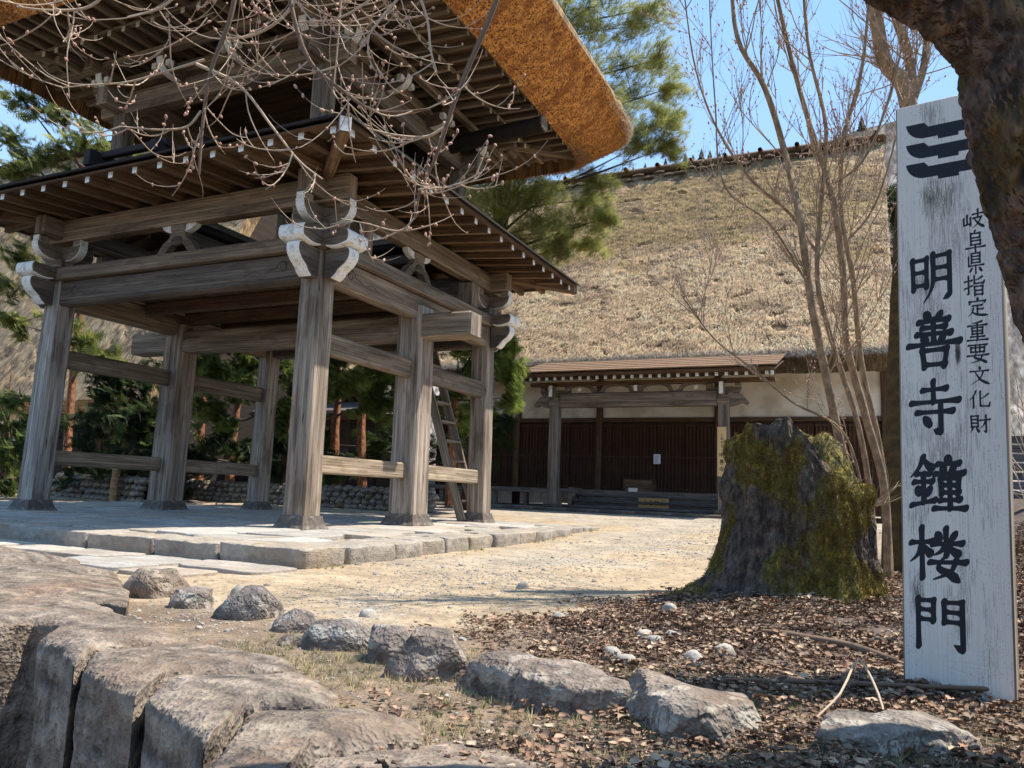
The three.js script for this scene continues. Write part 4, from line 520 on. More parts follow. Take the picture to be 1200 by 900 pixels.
const mossSpots = [[-9.5, 6.6, 1.9], [-7.6, 7.4, 1.9], [-5.4, 7.2, 1.9], [-3.4, 7.6, 1.8], [-1.4, 7.0, 1.6], [-0.2, 8.6, 1.4], [-11.5, 7.4, 1.9], [-2.6, 9.8, 1.6], [-6.6, 9.6, 1.8], [-9.4, 9.2, 1.7], [-4.6, 9.4, 1.6], [-0.4, 4.6, 1.0], [-27, 6, 2.4], [-31, 9, 2.4], [-24, 10, 2.4]];
const thatchTint = (x, s) => { const n = fbm(x * 0.8, s * 0.8, 3, 4), f = fbm(x * 3.1, s * 2.2, 8, 4); let b = -0.32; for (const [mx, ms, r] of mossSpots) b += 0.6 * Math.exp(-((x - mx) ** 2 + (s - ms) ** 2) / (r * r)); const g = ss(0, 0.22, b + n * 0.7 + f * 0.5), o = ss(0.1, 0.26, fbm(x * 0.6 + 9, s * 1.5, 5, 4)), w = 1 + 0.5 * n + 0.45 * f; return mix3(mix3([1.0 * w, 0.90 * w, 0.79 * w], [0.58 * w, 0.51 * w, 0.31 * w], g * 0.85), [0.52 * w, 0.45 * w, 0.38 * w], o * 0.75).map(v => clamp(v)); };
{
  const X0 = -17.5, X1 = 0.5, ZE = -20.35, YE = 4.42, ZR = -28, YR = 13.1;
  const sec = profile([[ZE, YE], [ZR, YR], [2 * ZR - ZE, YE], [2 * ZR - ZE + 0.42, YE - 0.42], [ZR, YR - 1.1], [ZE - 0.42, YE - 0.42]].map(([z, y]) => [-z, y]));
  const g = new THREE.ExtrudeGeometry(sec, { depth: X1 - X0 - 0.1, bevelEnabled: false }); g.rotateY(Math.PI / 2); g.translate(X0 + 0.05, 0, 0);
  const roof = part('thatched_roof', g, M.oldThatchPlain, hall);
  part('thatch_face', thatchSlope(X0, X1, ZE + 0.04, YE + 0.02, ZR + 0.02, YR + 0.03, 260, 170, 0.4, thatchTint), M.oldThatch, roof);
  strawField(roof, 130000, -13.5, X1, ZE + 0.05, YE + 0.03, ZR, YR, 0.17, (x, s, t) => { const k = thatchTint(x, s, t), v = rr(0.75, 1.45); return [0.60 * k[0] * v, 0.485 * k[1] * v, 0.345 * k[2] * v]; });
  { const g = new THREE.PlaneGeometry(X1 - X0 - 0.1, 0.64, 240, 4), p = g.attributes.position, u = g.attributes.uv; for (let i = 0; i < p.count; i++) { const x = p.getX(i) + (X0 + X1) / 2, v = p.getY(i) / 0.64 + 0.5, d = 0.05 * fbm(x * 4, v * 2, 3, 3); u.setXY(i, x, v * 0.64); p.setXYZ(i, x, lerp(YE - 0.44, YE + 0.02, v) - 0.02 + d, lerp(ZE - 0.40, ZE + 0.06, v) + 0.03 + d); } g.computeVertexNormals(); part('eave_cut_face', g, M.reedOld, roof); }
  // eave fringe
  strawField(roof, 9000, -14, X1, ZE + 0.1, YE - 0.06, ZE - 0.1, YE + 0.16, 0.22, () => { const v = rr(0.4, 1); return [0.3 * v, 0.26 * v, 0.21 * v]; });
  bar('ridge_cap', hall, V(X0, YR + 0.08, ZR), V(X1 + 0.1, YR + 0.08, ZR), 0.22, 0.7, M.brown, { c: 0.08 });
  for (let i = 0; i < 14; i++) { const x = X1 - 0.25 - i * 1.25; const m = part('ridge_stub', tube([V(x, YR + 0.12, ZR + 0.55), V(x, YR + 0.2, ZR), V(x, YR + 0.12, ZR - 0.55)], [0.08, 0.1, 0.08], 8), M.barkRed, hall); }
  for (let i = 0; i < 40; i++) { const x = X1 - 0.3 - i * 0.4, y = YR - rr(0.15, 0.35); part('ridge_straw_bundle', tube([V(x, y, ZR + 0.42), V(x - 0.2, y + 0.02, ZR + 0.45), V(x - 0.42, y, ZR + 0.42)], [0.05, 0.07, 0.04], 6, 0.5), M.brown2, hall); }
}
// small things at the hall
{
  const t1 = canvasTex(128, 640, (c, w, h) => { grainFill(c, w, h, '#c9a878', '#8a6a40', 160, true, 0.1); c.fillStyle = '#2c2018'; for (const [n, y, s] of [['do', 90, 36], ['yo', 138, 36], ['tei', 184, 36], ['bun', 232, 40], ['mei', 330, 70], ['zen', 420, 70], ['ji', 512, 70]]) glyph(c, n, (w - s) / 2, y, s, s, 1.1); });
  const g = box(0.21, 1.18, 0.03, 0.003).clone(), uv = g.attributes.uv, p = g.attributes.position; for (let i = 0; i < uv.count; i++) uv.setXY(i, p.getX(i) / 0.21 + 0.5, p.getY(i) / 1.18 + 0.5);
  const m = mk('temple_nameplate', g, new THREE.MeshStandardMaterial({ map: t1, roughness: 0.8 })); m.position.set(PXR - 0.02, 1.83, ZP + 0.15); tag(m, 'tall pale wooden nameplate with black brush lettering on porch post', 'nameplate');
  const t2 = canvasTex(512, 192, (c, w, h) => { grainFill(c, w, h, '#a58452', '#5e4424', 120, false, 0.1); c.fillStyle = '#2a1c10'; ['do', 'soku', 'kin', 'shi2'].forEach((n, i) => glyph(c, n, 70 + i * 98, 50, 84, 84, 1.2)); });
  const sb = thing('step_signboard', 'small brown wooden signboard with four characters standing before the temple steps', 'sign', V(-5.3, TG + 0.09, -19.9)); const g2 = box(0.8, 0.26, 0.03, 0.004).clone(); { const u = g2.attributes.uv, q = g2.attributes.position; for (let i = 0; i < u.count; i++) u.setXY(i, q.getX(i) / 0.8 + 0.5, q.getY(i) / 0.26 + 0.5); }
  const bp = onZ(766, 590, -19.9); const b2 = mk('board', g2, new THREE.MeshStandardMaterial({ map: t2, roughness: 0.85 }), sb); b2.position.set(bp.x, TG + 0.29, -19.9); settle(b2); for (const k of [-0.3, 0.3]) block('foot', sb, bp.x + k, TG + 0.125, -19.93, 0.05, 0.07, 0.12, M.dark); sb.position.x = sb.position.x; 
  const np = onZ(770, 538, ZW + 0.14); const n = mk('notice_paper', box(0.2, 0.28, 0.006, 0.001), new THREE.MeshStandardMaterial({ map: canvasTex(96, 128, (c, w, h) => { c.fillStyle = '#e8e6ee'; c.fillRect(0, 0, w, h); c.fillStyle = '#7c7890'; for (let i = 0; i < 8; i++) c.fillRect(14, 16 + i * 13, rr(40, 66), 4); }), roughness: 0.9 })); n.position.set(np.x, np.y, ZW + 0.145); { const u = n.geometry.attributes.uv, q = n.geometry.attributes.position; for (let i = 0; i < u.count; i++) u.setXY(i, q.getX(i) / 0.2 + 0.5, q.getY(i) / 0.28 + 0.5); } tag(n, 'white paper notice pinned to the dark lattice doors', 'notice');
  const ob = onZ(750, 565, ZW + 0.75), box_ = thing('offertory_box', 'dark wooden offertory box on the temple deck', 'offertory box', V(ob.x, 0.845, ZW + 0.75)); block('box_body', box_, ob.x, 1.0, ZW + 0.75, 0.78, 0.3, 0.4, M.brown, { c: 0.01 }); for (let i = 0; i < 7; i++) block('top_slat', box_, ob.x, 1.165, ZW + 0.59 + i * 0.055, 0.8, 0.03, 0.03, M.brown2); for (const k of [-0.36, 0.36]) block('end_board', box_, ob.x + k * 1.1, 1.01, ZW + 0.75, 0.04, 0.36, 0.46, M.brown2);
  const wl = onZ(741, 574, ZW + 1.7); const lb = mk('white_label', box(0.25, 0.1, 0.012, 0.002), M.white); lb.position.set(wl.x, wl.y, ZW + 1.66); tag(lb, 'small white label fixed to the deck edge below the offertory box', 'label');
}
// ---------------------------------------------------------------- neighbouring house on the left
{
  const X0 = -46, X1 = -18.6, ZE = -15.2, YE = 2.9, ZR = -21, YR = 14.6;
  const h = thing('thatched_house', 'tall steep thatched farmhouse behind the firs beside the gate', 'house', V(-30, TG, -20));
  const sec = profile([[ZE, YE], [ZR, YR], [2 * ZR - ZE, YE], [2 * ZR - ZE + 0.35, YE - 0.35], [ZR, YR - 1], [ZE - 0.35, YE - 0.35]].map(([z, y]) => [-z, y])), g = new THREE.ExtrudeGeometry(sec, { depth: X1 - X0, bevelEnabled: false }); g.rotateY(Math.PI / 2); g.translate(X0, 0, 0);
  const roof = part('thatched_roof', g, M.oldThatchPlain, h); part('thatch_face', thatchSlope(X0, X1, ZE + 0.04, YE, ZR, YR, 150, 80, 0.2, thatchTint), M.oldThatch, roof);
  strawField(roof, 16000, -40, X1, ZE + 0.05, YE, ZR, YR, 0.3, (x, s, t) => { const k = thatchTint(x, s, t), v = rr(0.5, 1.1); return [0.52 * k[0] * v, 0.43 * k[1] * v, 0.31 * k[2] * v]; });
  bar('ridge_cap', h, V(X0, YR + 0.05, ZR), V(X1, YR + 0.05, ZR), 0.3, 0.8, M.dark, { c: 0.1 });
  for (let i = 0; i < 14; i++) { const x = X0 + 1 + i * 1.95; block('wall_board', h, x, 1.6, -16.4, 1.9, 2.8, 0.12, i % 3 ? M.vdark : M.dark); } for (let i = 0; i < 15; i++) block('wall_post', h, X0 + 0.05 + i * 1.95, 1.6, -16.35, 0.18, 2.9, 0.2, M.brown2);
  block('plaster_panel', h, -26.5, 2.2, -16.3, 1.5, 0.9, 0.08, M.plaster); block('gable_wall', h, X1 - 0.6, 2.3, -21, 0.2, 4, 9.4, M.vdark); const tri = new THREE.ExtrudeGeometry(profile([[-25.6, 4], [-21, 13.2], [-16.4, 4]].map(([z, y]) => [-z, y])), { depth: 0.15, bevelEnabled: false }); tri.rotateY(Math.PI / 2); tri.translate(X1 - 0.7, 0, 0); part('gable_boarding', tri, M.dark, h);
}
// ---------------------------------------------------------------- lettered signpost
{
  const W = 0.338, T = 0.12, H = 2.29, yaw = -0.21, lean = 0.016, base = onY(1122, 813, 0.04), gy = heightAt(base.x, base.z);
  const xa = V(Math.cos(yaw), 0, -Math.sin(yaw)), nz = V(Math.sin(yaw), 0, Math.cos(yaw)), y0 = gy - 0.12, xl = xa.clone().multiplyScalar(Math.cos(lean)).add(V(0, -Math.sin(lean), 0)), yl = V(0, Math.cos(lean), 0).addScaledVector(xa, Math.sin(lean)), low = base.clone().setY(y0), tilt = new THREE.Quaternion().setFromRotationMatrix(new THREE.Matrix4().makeBasis(xl, yl, nz));
  const uv = (px, py) => { const r = ray(px, py), t = base.clone().sub(EYE).dot(nz) / r.dot(nz), p = r.multiplyScalar(t).add(EYE); p.sub(low); return [p.dot(xl) / W + 0.5, p.dot(yl) / H]; };
  const tex = canvasTex(512, 2048, (c, w, h) => {
    c.fillStyle = '#d9d1c3'; c.fillRect(0, 0, w, h);
    const X = px => 0, pt = (px, py) => { const [u, v] = uv(px, py); return [u * w, (1 - v) * h]; };
    for (let i = 0; i < 2600; i++) { c.globalAlpha = rr(0.015, 0.085); c.fillStyle = rnd() < 0.62 ? '#77736c' : '#f4f4f2'; c.fillRect(rnd() * w, rnd() * h - 100, rr(0.6, 3), rr(50, 520)); }
    for (let i = 0; i < 11000; i++) { c.globalAlpha = rr(0.08, 0.46); c.fillStyle = '#56514a'; const x = clamp(0.38 + (rnd() + rnd() + rnd() - 1.5) * 0.46) * w, y = rnd() * h; if (pf(x / w, y / h, 5, 12, 77, 3) < 0.5) continue; c.fillRect(x, y, rr(0.7, 2.4), rr(5, 60)); }
    for (let i = 0; i < 9000; i++) { const [x, y] = [rnd() * w, rnd() * h]; c.globalAlpha = rr(0.1, 0.5); c.fillStyle = '#4a463f'; if (pf(x / w, y / h, 9, 30, 91, 3) < 0.5) continue; c.beginPath(); c.arc(x, y, rr(0.6, 2), 0, 6.3); c.fill(); }
    const stain = (px, py, rx, ry, n, col) => { const [x, y] = pt(px, py); for (let i = 0; i < n; i++) { c.globalAlpha = rr(0.1, 0.4); c.fillStyle = col; c.fillRect(x + (rnd() + rnd() - 1) * rx, y + (rnd() + rnd() - 1) * ry, rr(0.8, 3), rr(4, 34)); } };
    stain(1090, 230, 60, 70, 420, '#4a4a38'); stain(1110, 230, 40, 60, 200, '#4e4e38'); stain(1122, 410, 16, 40, 260, '#2c2822'); stain(1075, 690, 40, 70, 300, '#3c3a34'); stain(1085, 330, 60, 60, 220, '#5a574e'); stain(1120, 540, 80, 60, 160, '#6a665c'); stain(1090, 800, 60, 20, 260, '#35322c');
    c.globalAlpha = 0.75; c.strokeStyle = '#4e4a44'; for (let i = 0; i < 7; i++) { c.lineWidth = rr(0.8, 1.8); c.beginPath(); let x = rr(0.15, 0.85) * w, y = rnd() * h * 0.7; c.moveTo(x, y); for (let k = 0; k < 8; k++) { x += rr(-2, 2); y += rr(20, 60); c.lineTo(x, y); } c.stroke(); }
    c.globalAlpha = 1; c.fillStyle = '#15171d';
    for (const [n, x0, ya, x1, yb] of [['mei', 1065, 296, 1119, 354], ['zen', 1063, 367, 1127, 432], ['ji', 1066, 447, 1126, 512], ['sho', 1066, 534, 1130, 601], ['ro', 1066, 615, 1131, 684], ['mon', 1070, 697, 1133, 769]]) { const a = pt(x0, ya), b = pt(x1, yb); glyph(c, n, a[0], a[1], b[0] - a[0], b[1] - a[1], 1.22); }
    for (const [n, x0, ya, x1, yb] of [['gi', 1128, 247, 1154, 267], ['fu', 1131, 272, 1155, 294], ['ken', 1132, 297, 1154, 319], ['shi', 1130, 324, 1155, 346], ['tei', 1133, 350, 1158, 370], ['ju', 1133, 377, 1158, 399], ['yo', 1133, 403, 1159, 425], ['bun', 1136, 430, 1160, 451], ['ka', 1135, 458, 1161, 478], ['zai', 1136, 486, 1161, 508]]) { const a = pt(x0, ya), b = pt(x1, yb); glyph(c, n, a[0], a[1], b[0] - a[0], b[1] - a[1], 1.0); }
    // emblem: three stacked bowl shapes
    c.fillStyle = '#141a20'; for (const py of [163, 186, 209]) { const [xs, yc] = pt(1062, py), wd = 0.84 * w, s = h * 0.0145; const x = xs, y = yc - s * 0.6; c.beginPath(); c.moveTo(x, y - s * 0.9); c.lineTo(x + wd * 0.22, y - s * 0.9); c.lineTo(x + wd * 0.27, y - s * 0.35); c.lineTo(x + wd * 0.73, y - s * 0.35); c.lineTo(x + wd * 0.78, y - s * 0.9); c.lineTo(x + wd, y - s * 0.9); c.quadraticCurveTo(x + wd * 0.97, y + s * 0.7, x + wd * 0.80, y + s * 0.95); c.lineTo(x + wd * 0.62, y + s * 0.95); c.lineTo(x + wd * 0.62, y + s * 1.35); c.lineTo(x + wd * 0.38, y + s * 1.35); c.lineTo(x + wd * 0.38, y + s * 0.95); c.lineTo(x + wd * 0.2, y + s * 0.95); c.quadraticCurveTo(x + wd * 0.03, y + s * 0.7, x, y - s * 0.9); c.fill(); }
    // chipped paint over the writing and at the foot
    for (let i = 0; i < 900; i++) { c.globalAlpha = rr(0.1, 0.4); c.fillStyle = rnd() < 0.7 ? '#8a8880' : '#5c5850'; c.fillRect(rnd() * w, rnd() * h, rr(0.6, 1.6), rr(2, 14)); }
    c.globalAlpha = 0.9; c.fillStyle = '#2c2822'; const by = pt(1100, 808)[1]; for (let i = 0; i < 26; i++) { const x = rr(0.05, 0.6) * w; c.beginPath(); c.moveTo(x - 14, h); c.lineTo(x - 10, by - rr(0, 14)); c.lineTo(x, by - rr(6, 26)); c.lineTo(x + 9, by - rr(0, 12)); c.lineTo(x + 14, h); c.fill(); }
    c.globalAlpha = 1;
  });
  const post = thing('lettered_signpost', 'tall white painted wooden signpost with black brush lettering and bowl emblem', 'signpost', V(base.x, gy, base.z));
  const edge = new THREE.MeshStandardMaterial({ map: W1.map, color: 0xf2eadc, bumpMap: W1.bump, bumpScale: 0.004, roughness: 0.8 });
  const body = mk('board', box(W, H, T, 0.006, 2), edge, post); body.position.copy(low).addScaledVector(yl, H / 2).addScaledVector(nz, -T / 2); body.quaternion.copy(tilt); settle(body);
  const fg = new THREE.PlaneGeometry(W - 0.012, H - 0.012); const u = fg.attributes.uv; for (let i = 0; i < u.count; i++) u.setXY(i, 0.5 + (u.getX(i) - 0.5) * (W - 0.012) / W, 0.5 + (u.getY(i) - 0.5) * (H - 0.012) / H);
  const face = mk('lettered_face', fg, new THREE.MeshStandardMaterial({ map: tex, bumpMap: W1.bump, bumpScale: 0.001, roughness: 0.75 }), body); face.position.copy(low).addScaledVector(yl, H / 2).addScaledVector(nz, 0.002); face.quaternion.copy(tilt); settle(face);
}
// ---------------------------------------------------------------- mossy stump
{
  const C = V(-0.47, 0, -5.25), gy = heightAt(C.x, C.z) - 0.12, SA = 260, SB = 110, P = [], K = [], I = [], mossPts = [];
  const top = th => { const x = Math.cos(th), z = Math.sin(th); return 1.14 - 0.36 * ss(0.25, 0.95, x + 0.25 * z) - 0.1 * ss(0.4, 1, -x) + 0.10 * fbm(x * 3, z * 3, 2, 3); };
  const lobes = [[1.9, 0.34, 7], [2.9, 0.42, 9], [0.9, 0.25, 7], [0.15, 0.3, 8], [3.7, 0.3, 7], [5, 0.3, 6], [2.35, 0.2, 14]];
  const rad = (th, y) => { let f = 0; for (const [a, s, p] of lobes) f += s * Math.pow(Math.max(0, Math.cos(th - a)), p * 2); const x = Math.cos(th), z = Math.sin(th); return 0.425 + 0.05 * N(x * 1.5, y * 0.8, z * 1.5) * 2 + 0.05 * fbm(x * 5, y * 1.6, z * 5, 4) * 2 + 0.03 * Math.abs(N(x * 9, y * 1.2, z * 9)) + (f * 0.85 + 0.08) * Math.exp(-y / 0.15); };
  const rows = SB + 14;
  for (let i = 0; i <= rows; i++) for (let j = 0; j < SA; j++) { const th = j / SA * Math.PI * 2, h = top(th); let x, y, z, up = 0;
    if (i <= SB) { const t = i / SB; y = h * t; let r = rad(th, y); r *= 1 - 0.05 * ss(0.93, 1, t); x = C.x + Math.cos(th) * r; z = C.z + Math.sin(th) * r; }
    else { const q = (i - SB) / 14; const r = rad(th, h) * 0.95 * (1 - q); x = C.x + Math.cos(th) * r; z = C.z + Math.sin(th) * r; y = lerp(h, 0.86, ss(0, 0.8, q)) - 0.14 * q + 0.07 * fbm(x * 6, 3, z * 6, 4) * Math.min(1, q * 4); up = 1; }
    y += gy; const d = 0.035 * fbm(x * 9, y * 5, z * 9, 4) * 1.6; x += Math.cos(th) * d; z += Math.sin(th) * d; P.push(x, y, z);
    const m = fbm(x * 2.6 + 5, y * 2.2, z * 2.6, 4) + 0.16 * (up ? 1 : 0) + 0.12 * ss(0.45, 0.0, y - gy) + 0.11, mm = ss(-0.02, 0.2, m), mott = 1 + 1.2 * fbm(x * 14, y * 14, z * 14, 3);
    K.push(...mix3([0.20 * mott, 0.14 * mott, 0.095 * mott], [0.46 * mott, 0.35 * mott, 0.075], mm).map(v => clamp(v)));
    if (mm > 0.35 && (i < SB ? z > C.z - 0.35 : true)) mossPts.push([x, y, z, th, up, mm]); }
  for (let i = 0; i < rows; i++) for (let j = 0; j < SA; j++) { const a = i * SA + j, b = i * SA + (j + 1) % SA; I.push(a, a + SA, b, b, a + SA, b + SA); }
  const g = new THREE.BufferGeometry(); g.setAttribute('position', new THREE.Float32BufferAttribute(P, 3)); g.setAttribute('color', new THREE.Float32BufferAttribute(K, 3)); g.setIndex(I); g.computeVertexNormals();
  const st = thing('mossy_stump', 'huge broken tree stump covered in yellow green moss', 'stump', V(C.x, gy + 0.1, C.z)); const body = part('stump_wood', boxUV(g), M.stump, st);
  // moss blades
  const bg = new THREE.BufferGeometry(); { const v = []; for (let k = 0; k < 7; k++) { const a = k * 0.9, x = Math.cos(a) * 0.35, z = Math.sin(a) * 0.35; v.push(x * 0.3 - 0.12 * Math.sin(a), 0, z * 0.3 + 0.12 * Math.cos(a), x * 0.3 + 0.12 * Math.sin(a), 0, z * 0.3 - 0.12 * Math.cos(a), x * 1.8, 1, z * 1.8); } bg.setAttribute('position', new THREE.Float32BufferAttribute(v, 3)); bg.computeVertexNormals(); }
  const n = 70000, im = new THREE.InstancedMesh(bg, M.straw, n), o = new THREE.Object3D(), c = new THREE.Color(); im.name = 'moss'; im.userData = { kind: 'stuff', pending: st };
  for (let i = 0; i < n; i++) { const q = mossPts[Math.floor(rnd() * mossPts.length)]; o.position.set(q[0] + rr(-0.01, 0.01), q[1] + rr(-0.01, 0.01), q[2] + rr(-0.01, 0.01)); const dir = V(Math.cos(q[3]) * (q[4] ? 0.1 : 0.8), q[4] ? 1 : rr(-0.2, 0.7), Math.sin(q[3]) * (q[4] ? 0.1 : 0.8)).add(V(rr(-0.4, 0.4), rr(-0.3, 0.3), rr(-0.4, 0.4))).normalize(); o.quaternion.setFromUnitVectors(V(0, 1, 0), dir); o.scale.setScalar(rr(0.004, 0.0105)); o.updateMatrix(); im.setMatrixAt(i, o.matrix); const v = rr(0.5, 1.15), y = rnd(); im.setColorAt(i, c.setRGB(lerp(0.12, 0.29, y) * v, lerp(0.095, 0.19, y) * v, 0.022 * v)); }
  settle(im); im.castShadow = im.receiveShadow = true;
}
// ---------------------------------------------------------------- retaining wall of big boulders, seen from the lower path
const pxOutline = (pts, y) => { const q = []; for (let i = 0; i < pts.length; i += 2) { const p = onY(pts[i], pts[i + 1], y); q.push([p.x, p.z]); } return q; };
{
  const w = thing('boulder_wall', 'dry stone retaining wall of long rounded grey boulders', 'stone wall', V(-2.3, -0.95, -1.7));
  const grow = q => shrink(q, 0.006);
  const S = [[0.10, [-90, 668, 0, 667, 60, 663, 140, 671, 158, 688, 150, 704, 60, 694, -60, 702], [1.1, 0.98, 0.9], -0.4],
    [0.10, [-60, 706, 10, 697, 53, 689, 113, 696, 165, 718, 95, 727, 40, 722, -30, 728], [1, 0.97, 0.94], -0.75], [0.09, [42, 738, 75, 721, 160, 716, 228, 742, 110, 753, 88, 765], [0.98, 0.95, 0.92], -0.8],
    [0.085, [90, 770, 105, 752, 230, 742, 347, 762, 352, 775, 187, 784, 158, 806], [1, 0.97, 0.93], -0.85], [0.08, [166, 806, 184, 783, 353, 776, 404, 800, 398, 816, 288, 819, 242, 856], [1.04, 1, 0.95], -0.85],
    [0.06, [244, 885, 286, 820, 400, 811, 500, 827, 508, 847, 352, 873, 296, 930], [0.95, 0.92, 0.88], -0.85], [0.04, [310, 950, 352, 874, 540, 847, 656, 880, 665, 915, 500, 1000], [0.98, 0.95, 0.91], -0.85], [0.02, [640, 960, 685, 892, 760, 884, 810, 905, 800, 980], [0.95, 0.93, 0.9], -0.8]];
  for (const [y, px, tint, y0] of S) part('boulder', stone(grow(pxOutline(px, y)), y0, y - 0.02, { n: 7, sh: 0.08, dome: 0.018, seg: 220, rings: 64, amp: 0.02, freq: 3.2, under: 0.16, tint, chip: 0.006, stri: 0.022 }), M.rock, w);
  for (let x = -4.75; x > -11; x -= 0.75) { const z = wallZ(x), o = [[-0.36, 0.16], [0.3, 0.2], [0.37, -0.1], [0.3, -0.55], [-0.25, -0.6], [-0.38, -0.2]].map(([a, b]) => [x + a + rr(-0.04, 0.04), z + b + rr(-0.05, 0.05)]); part('boulder', stone(o, -0.95, 0.07 + rr(-0.04, 0.03), { n: 6, sh: 0.1, dome: 0.05, seg: 80, rings: 30, amp: 0.03, freq: 3.2, under: 0.16, tint: pick(tints), stri: 0.03 }), M.rock, w); }
  // lower courses of the face
  for (let i = 0; i < 34; i++) { const x = -10.6 + i * 0.3, z = wallZ(x) + 0.05, top = -0.3 - 0.3 * rnd(), s = rr(0.22, 0.34), dn = V(0.42, 0, 0.9); const o = []; for (let k = 0; k < 9; k++) { const a = k / 9 * 6.283, r = s * rr(0.8, 1.15); o.push([x + 0.03 + dn.x * 0.02 + Math.cos(a) * r * 1.1, z + 0.0 + Math.sin(a) * r * 0.8]); } part('boulder', stone(o, -1.1, top, { n: 2.8, sh: 0.5, seg: 56, rings: 24, amp: 0.05, freq: 4, tint: pick(tints).map(v => v * 0.8), moss: rr(-0.2, 0.12), chip: 0.02 }), M.rock2, w); }
}
// ---------------------------------------------------------------- loose rocks, placed where they meet the ground
const rockGroup = 'rocks edging the path';
function rock(px, py, wpx, hpx, ratio, opts, label, group) {
  let b = onY(px, py, 0); b = onY(px, py, heightAt(b.x, b.z)); const d = b.clone().sub(EYE).dot(camBack) * -1, w = wpx * 1.22 / FOCAL * d / 2, h = hpx / FOCAL * d, gy = heightAt(b.x, b.z), rt = V(camRight.x, 0, camRight.z).normalize(), fw = V(-camBack.x, 0, -camBack.z).normalize(); const c = b.clone().addScaledVector(fw, w * ratio * 0.8), o = [];
  const rot = opts.rot || 0; for (let k = 0; k < 11; k++) { const a = k / 11 * 6.283 + 0.2, r = 1 + rr(-0.14, 0.14), e = Math.cos(a) * w * r, f = Math.sin(a) * w * ratio * r; const x = e * Math.cos(rot) - f * Math.sin(rot), y = e * Math.sin(rot) + f * Math.cos(rot); o.push([c.x + rt.x * x + fw.x * y, c.z + rt.z * x + fw.z * y]); }
  const m = mk('rock', stone(o, gy - 0.08, gy + h * 0.93, { n: 3, sh: 0.8, seg: 72, rings: 30, amp: 0.014, freq: 7, chip: 0.012, cuts: 9, ...opts }), opts.mat || M.rock2); tag(m, label, 'rock', group); return m;
}
rock(165, 701, 84, 34, 0.6, { tint: [1.05, 0.95, 0.85], n: 5 }, 'flat topped brown rock behind the long boulders, beside the paving', null);
rock(216, 713, 66, 24, 0.6, { tint: [1.1, 1.05, 1] }, 'low pale slab rock leaning on the flat topped brown rock', null);
rock(285, 727, 74, 40, 0.7, { tint: [0.95, 0.97, 1] }, 'rounded dark grey rock alone on the sandy ground', null);
rock(342, 742, 46, 27, 0.7, { tint: [0.85, 0.83, 0.84] }, 'small dark rock in the row edging the path', rockGroup); rock(342, 757, 56, 11, 0.5, { tint: [0.75, 0.73, 0.66] }, 'thin flat dark slab lying before the small rocks', null);
rock(390, 763, 88, 34, 0.6, { tint: [0.95, 0.96, 0.98] }, 'bluish grey rock in the row edging the path', null); rock(452, 778, 78, 44, 0.7, { tint: [0.85, 0.84, 0.85] }, 'small dark rock in the row edging the path', rockGroup);
rock(502, 798, 110, 58, 0.6, { tint: [0.92, 0.86, 0.82] }, 'angular brownish rock in the row edging the path', null);
function slab(front, hpx, depth, opts, label) {                // long low rock: front edge on the ground in photo pixels, depth in metres
  const fw = V(-camBack.x, 0, -camBack.z).normalize(), f = front.map(([x, y]) => { let b = onY(x, y, 0.02); return onY(x, y, heightAt(b.x, b.z)); }), d = -f[1].clone().sub(EYE).dot(camBack), gy = heightAt(f[1].x, f[1].z), h = hpx / FOCAL * d;
  const o = [...f.map(p => [p.x, p.z]), ...f.slice().reverse().map(p => [p.x + fw.x * depth * rr(0.8, 1.2), p.z + fw.z * depth * rr(0.8, 1.2)])];
  tag(mk('rock', stone(o, gy - 0.1, gy + h, { n: 6, sh: 0.3, seg: 160, rings: 40, amp: 0.016, freq: 6, chip: 0.015, cuts: 4, stri: 0.02, dome: 0.02, ...opts }), M.rock2), label, 'rock');
}
slab([[522, 800], [600, 832], [670, 842], [748, 842]], 38, 0.28, { tint: [0.98, 0.92, 0.87] }, 'long dark angular boulder at the edge of the leaf litter');
slab([[712, 834], [780, 872], [860, 882], [955, 866]], 40, 0.24, { tint: [1.08, 1.0, 0.93], tilt: [-0.12, 0.05] }, 'long sharp edged boulder with pale top before the signpost');
slab([[930, 870], [1010, 894], [1090, 900], [1172, 892]], 28, 0.22, { tint: [1.05, 1.04, 1.0], moss: 0.16 }, 'low grey rock with moss patches below the signpost');
for (const [x, y, s] of [[278, 700, 14], [430, 723, 10], [785, 722, 13], [757, 748, 13], [790, 744, 11], [815, 780, 17], [850, 770, 12], [768, 753, 10], [718, 772, 14], [735, 778, 12], [655, 728, 10], [612, 690, 9]]) rock(x, y, s * 1.3, s, 0.8, { seg: 20, rings: 10, amp: 0.008, freq: 14, chip: 0, cuts: 3, mat: M.flag, tint: [0.8, 0.79, 0.77] }, 'small pale stone lying loose on the ground', 'small pale loose stones');
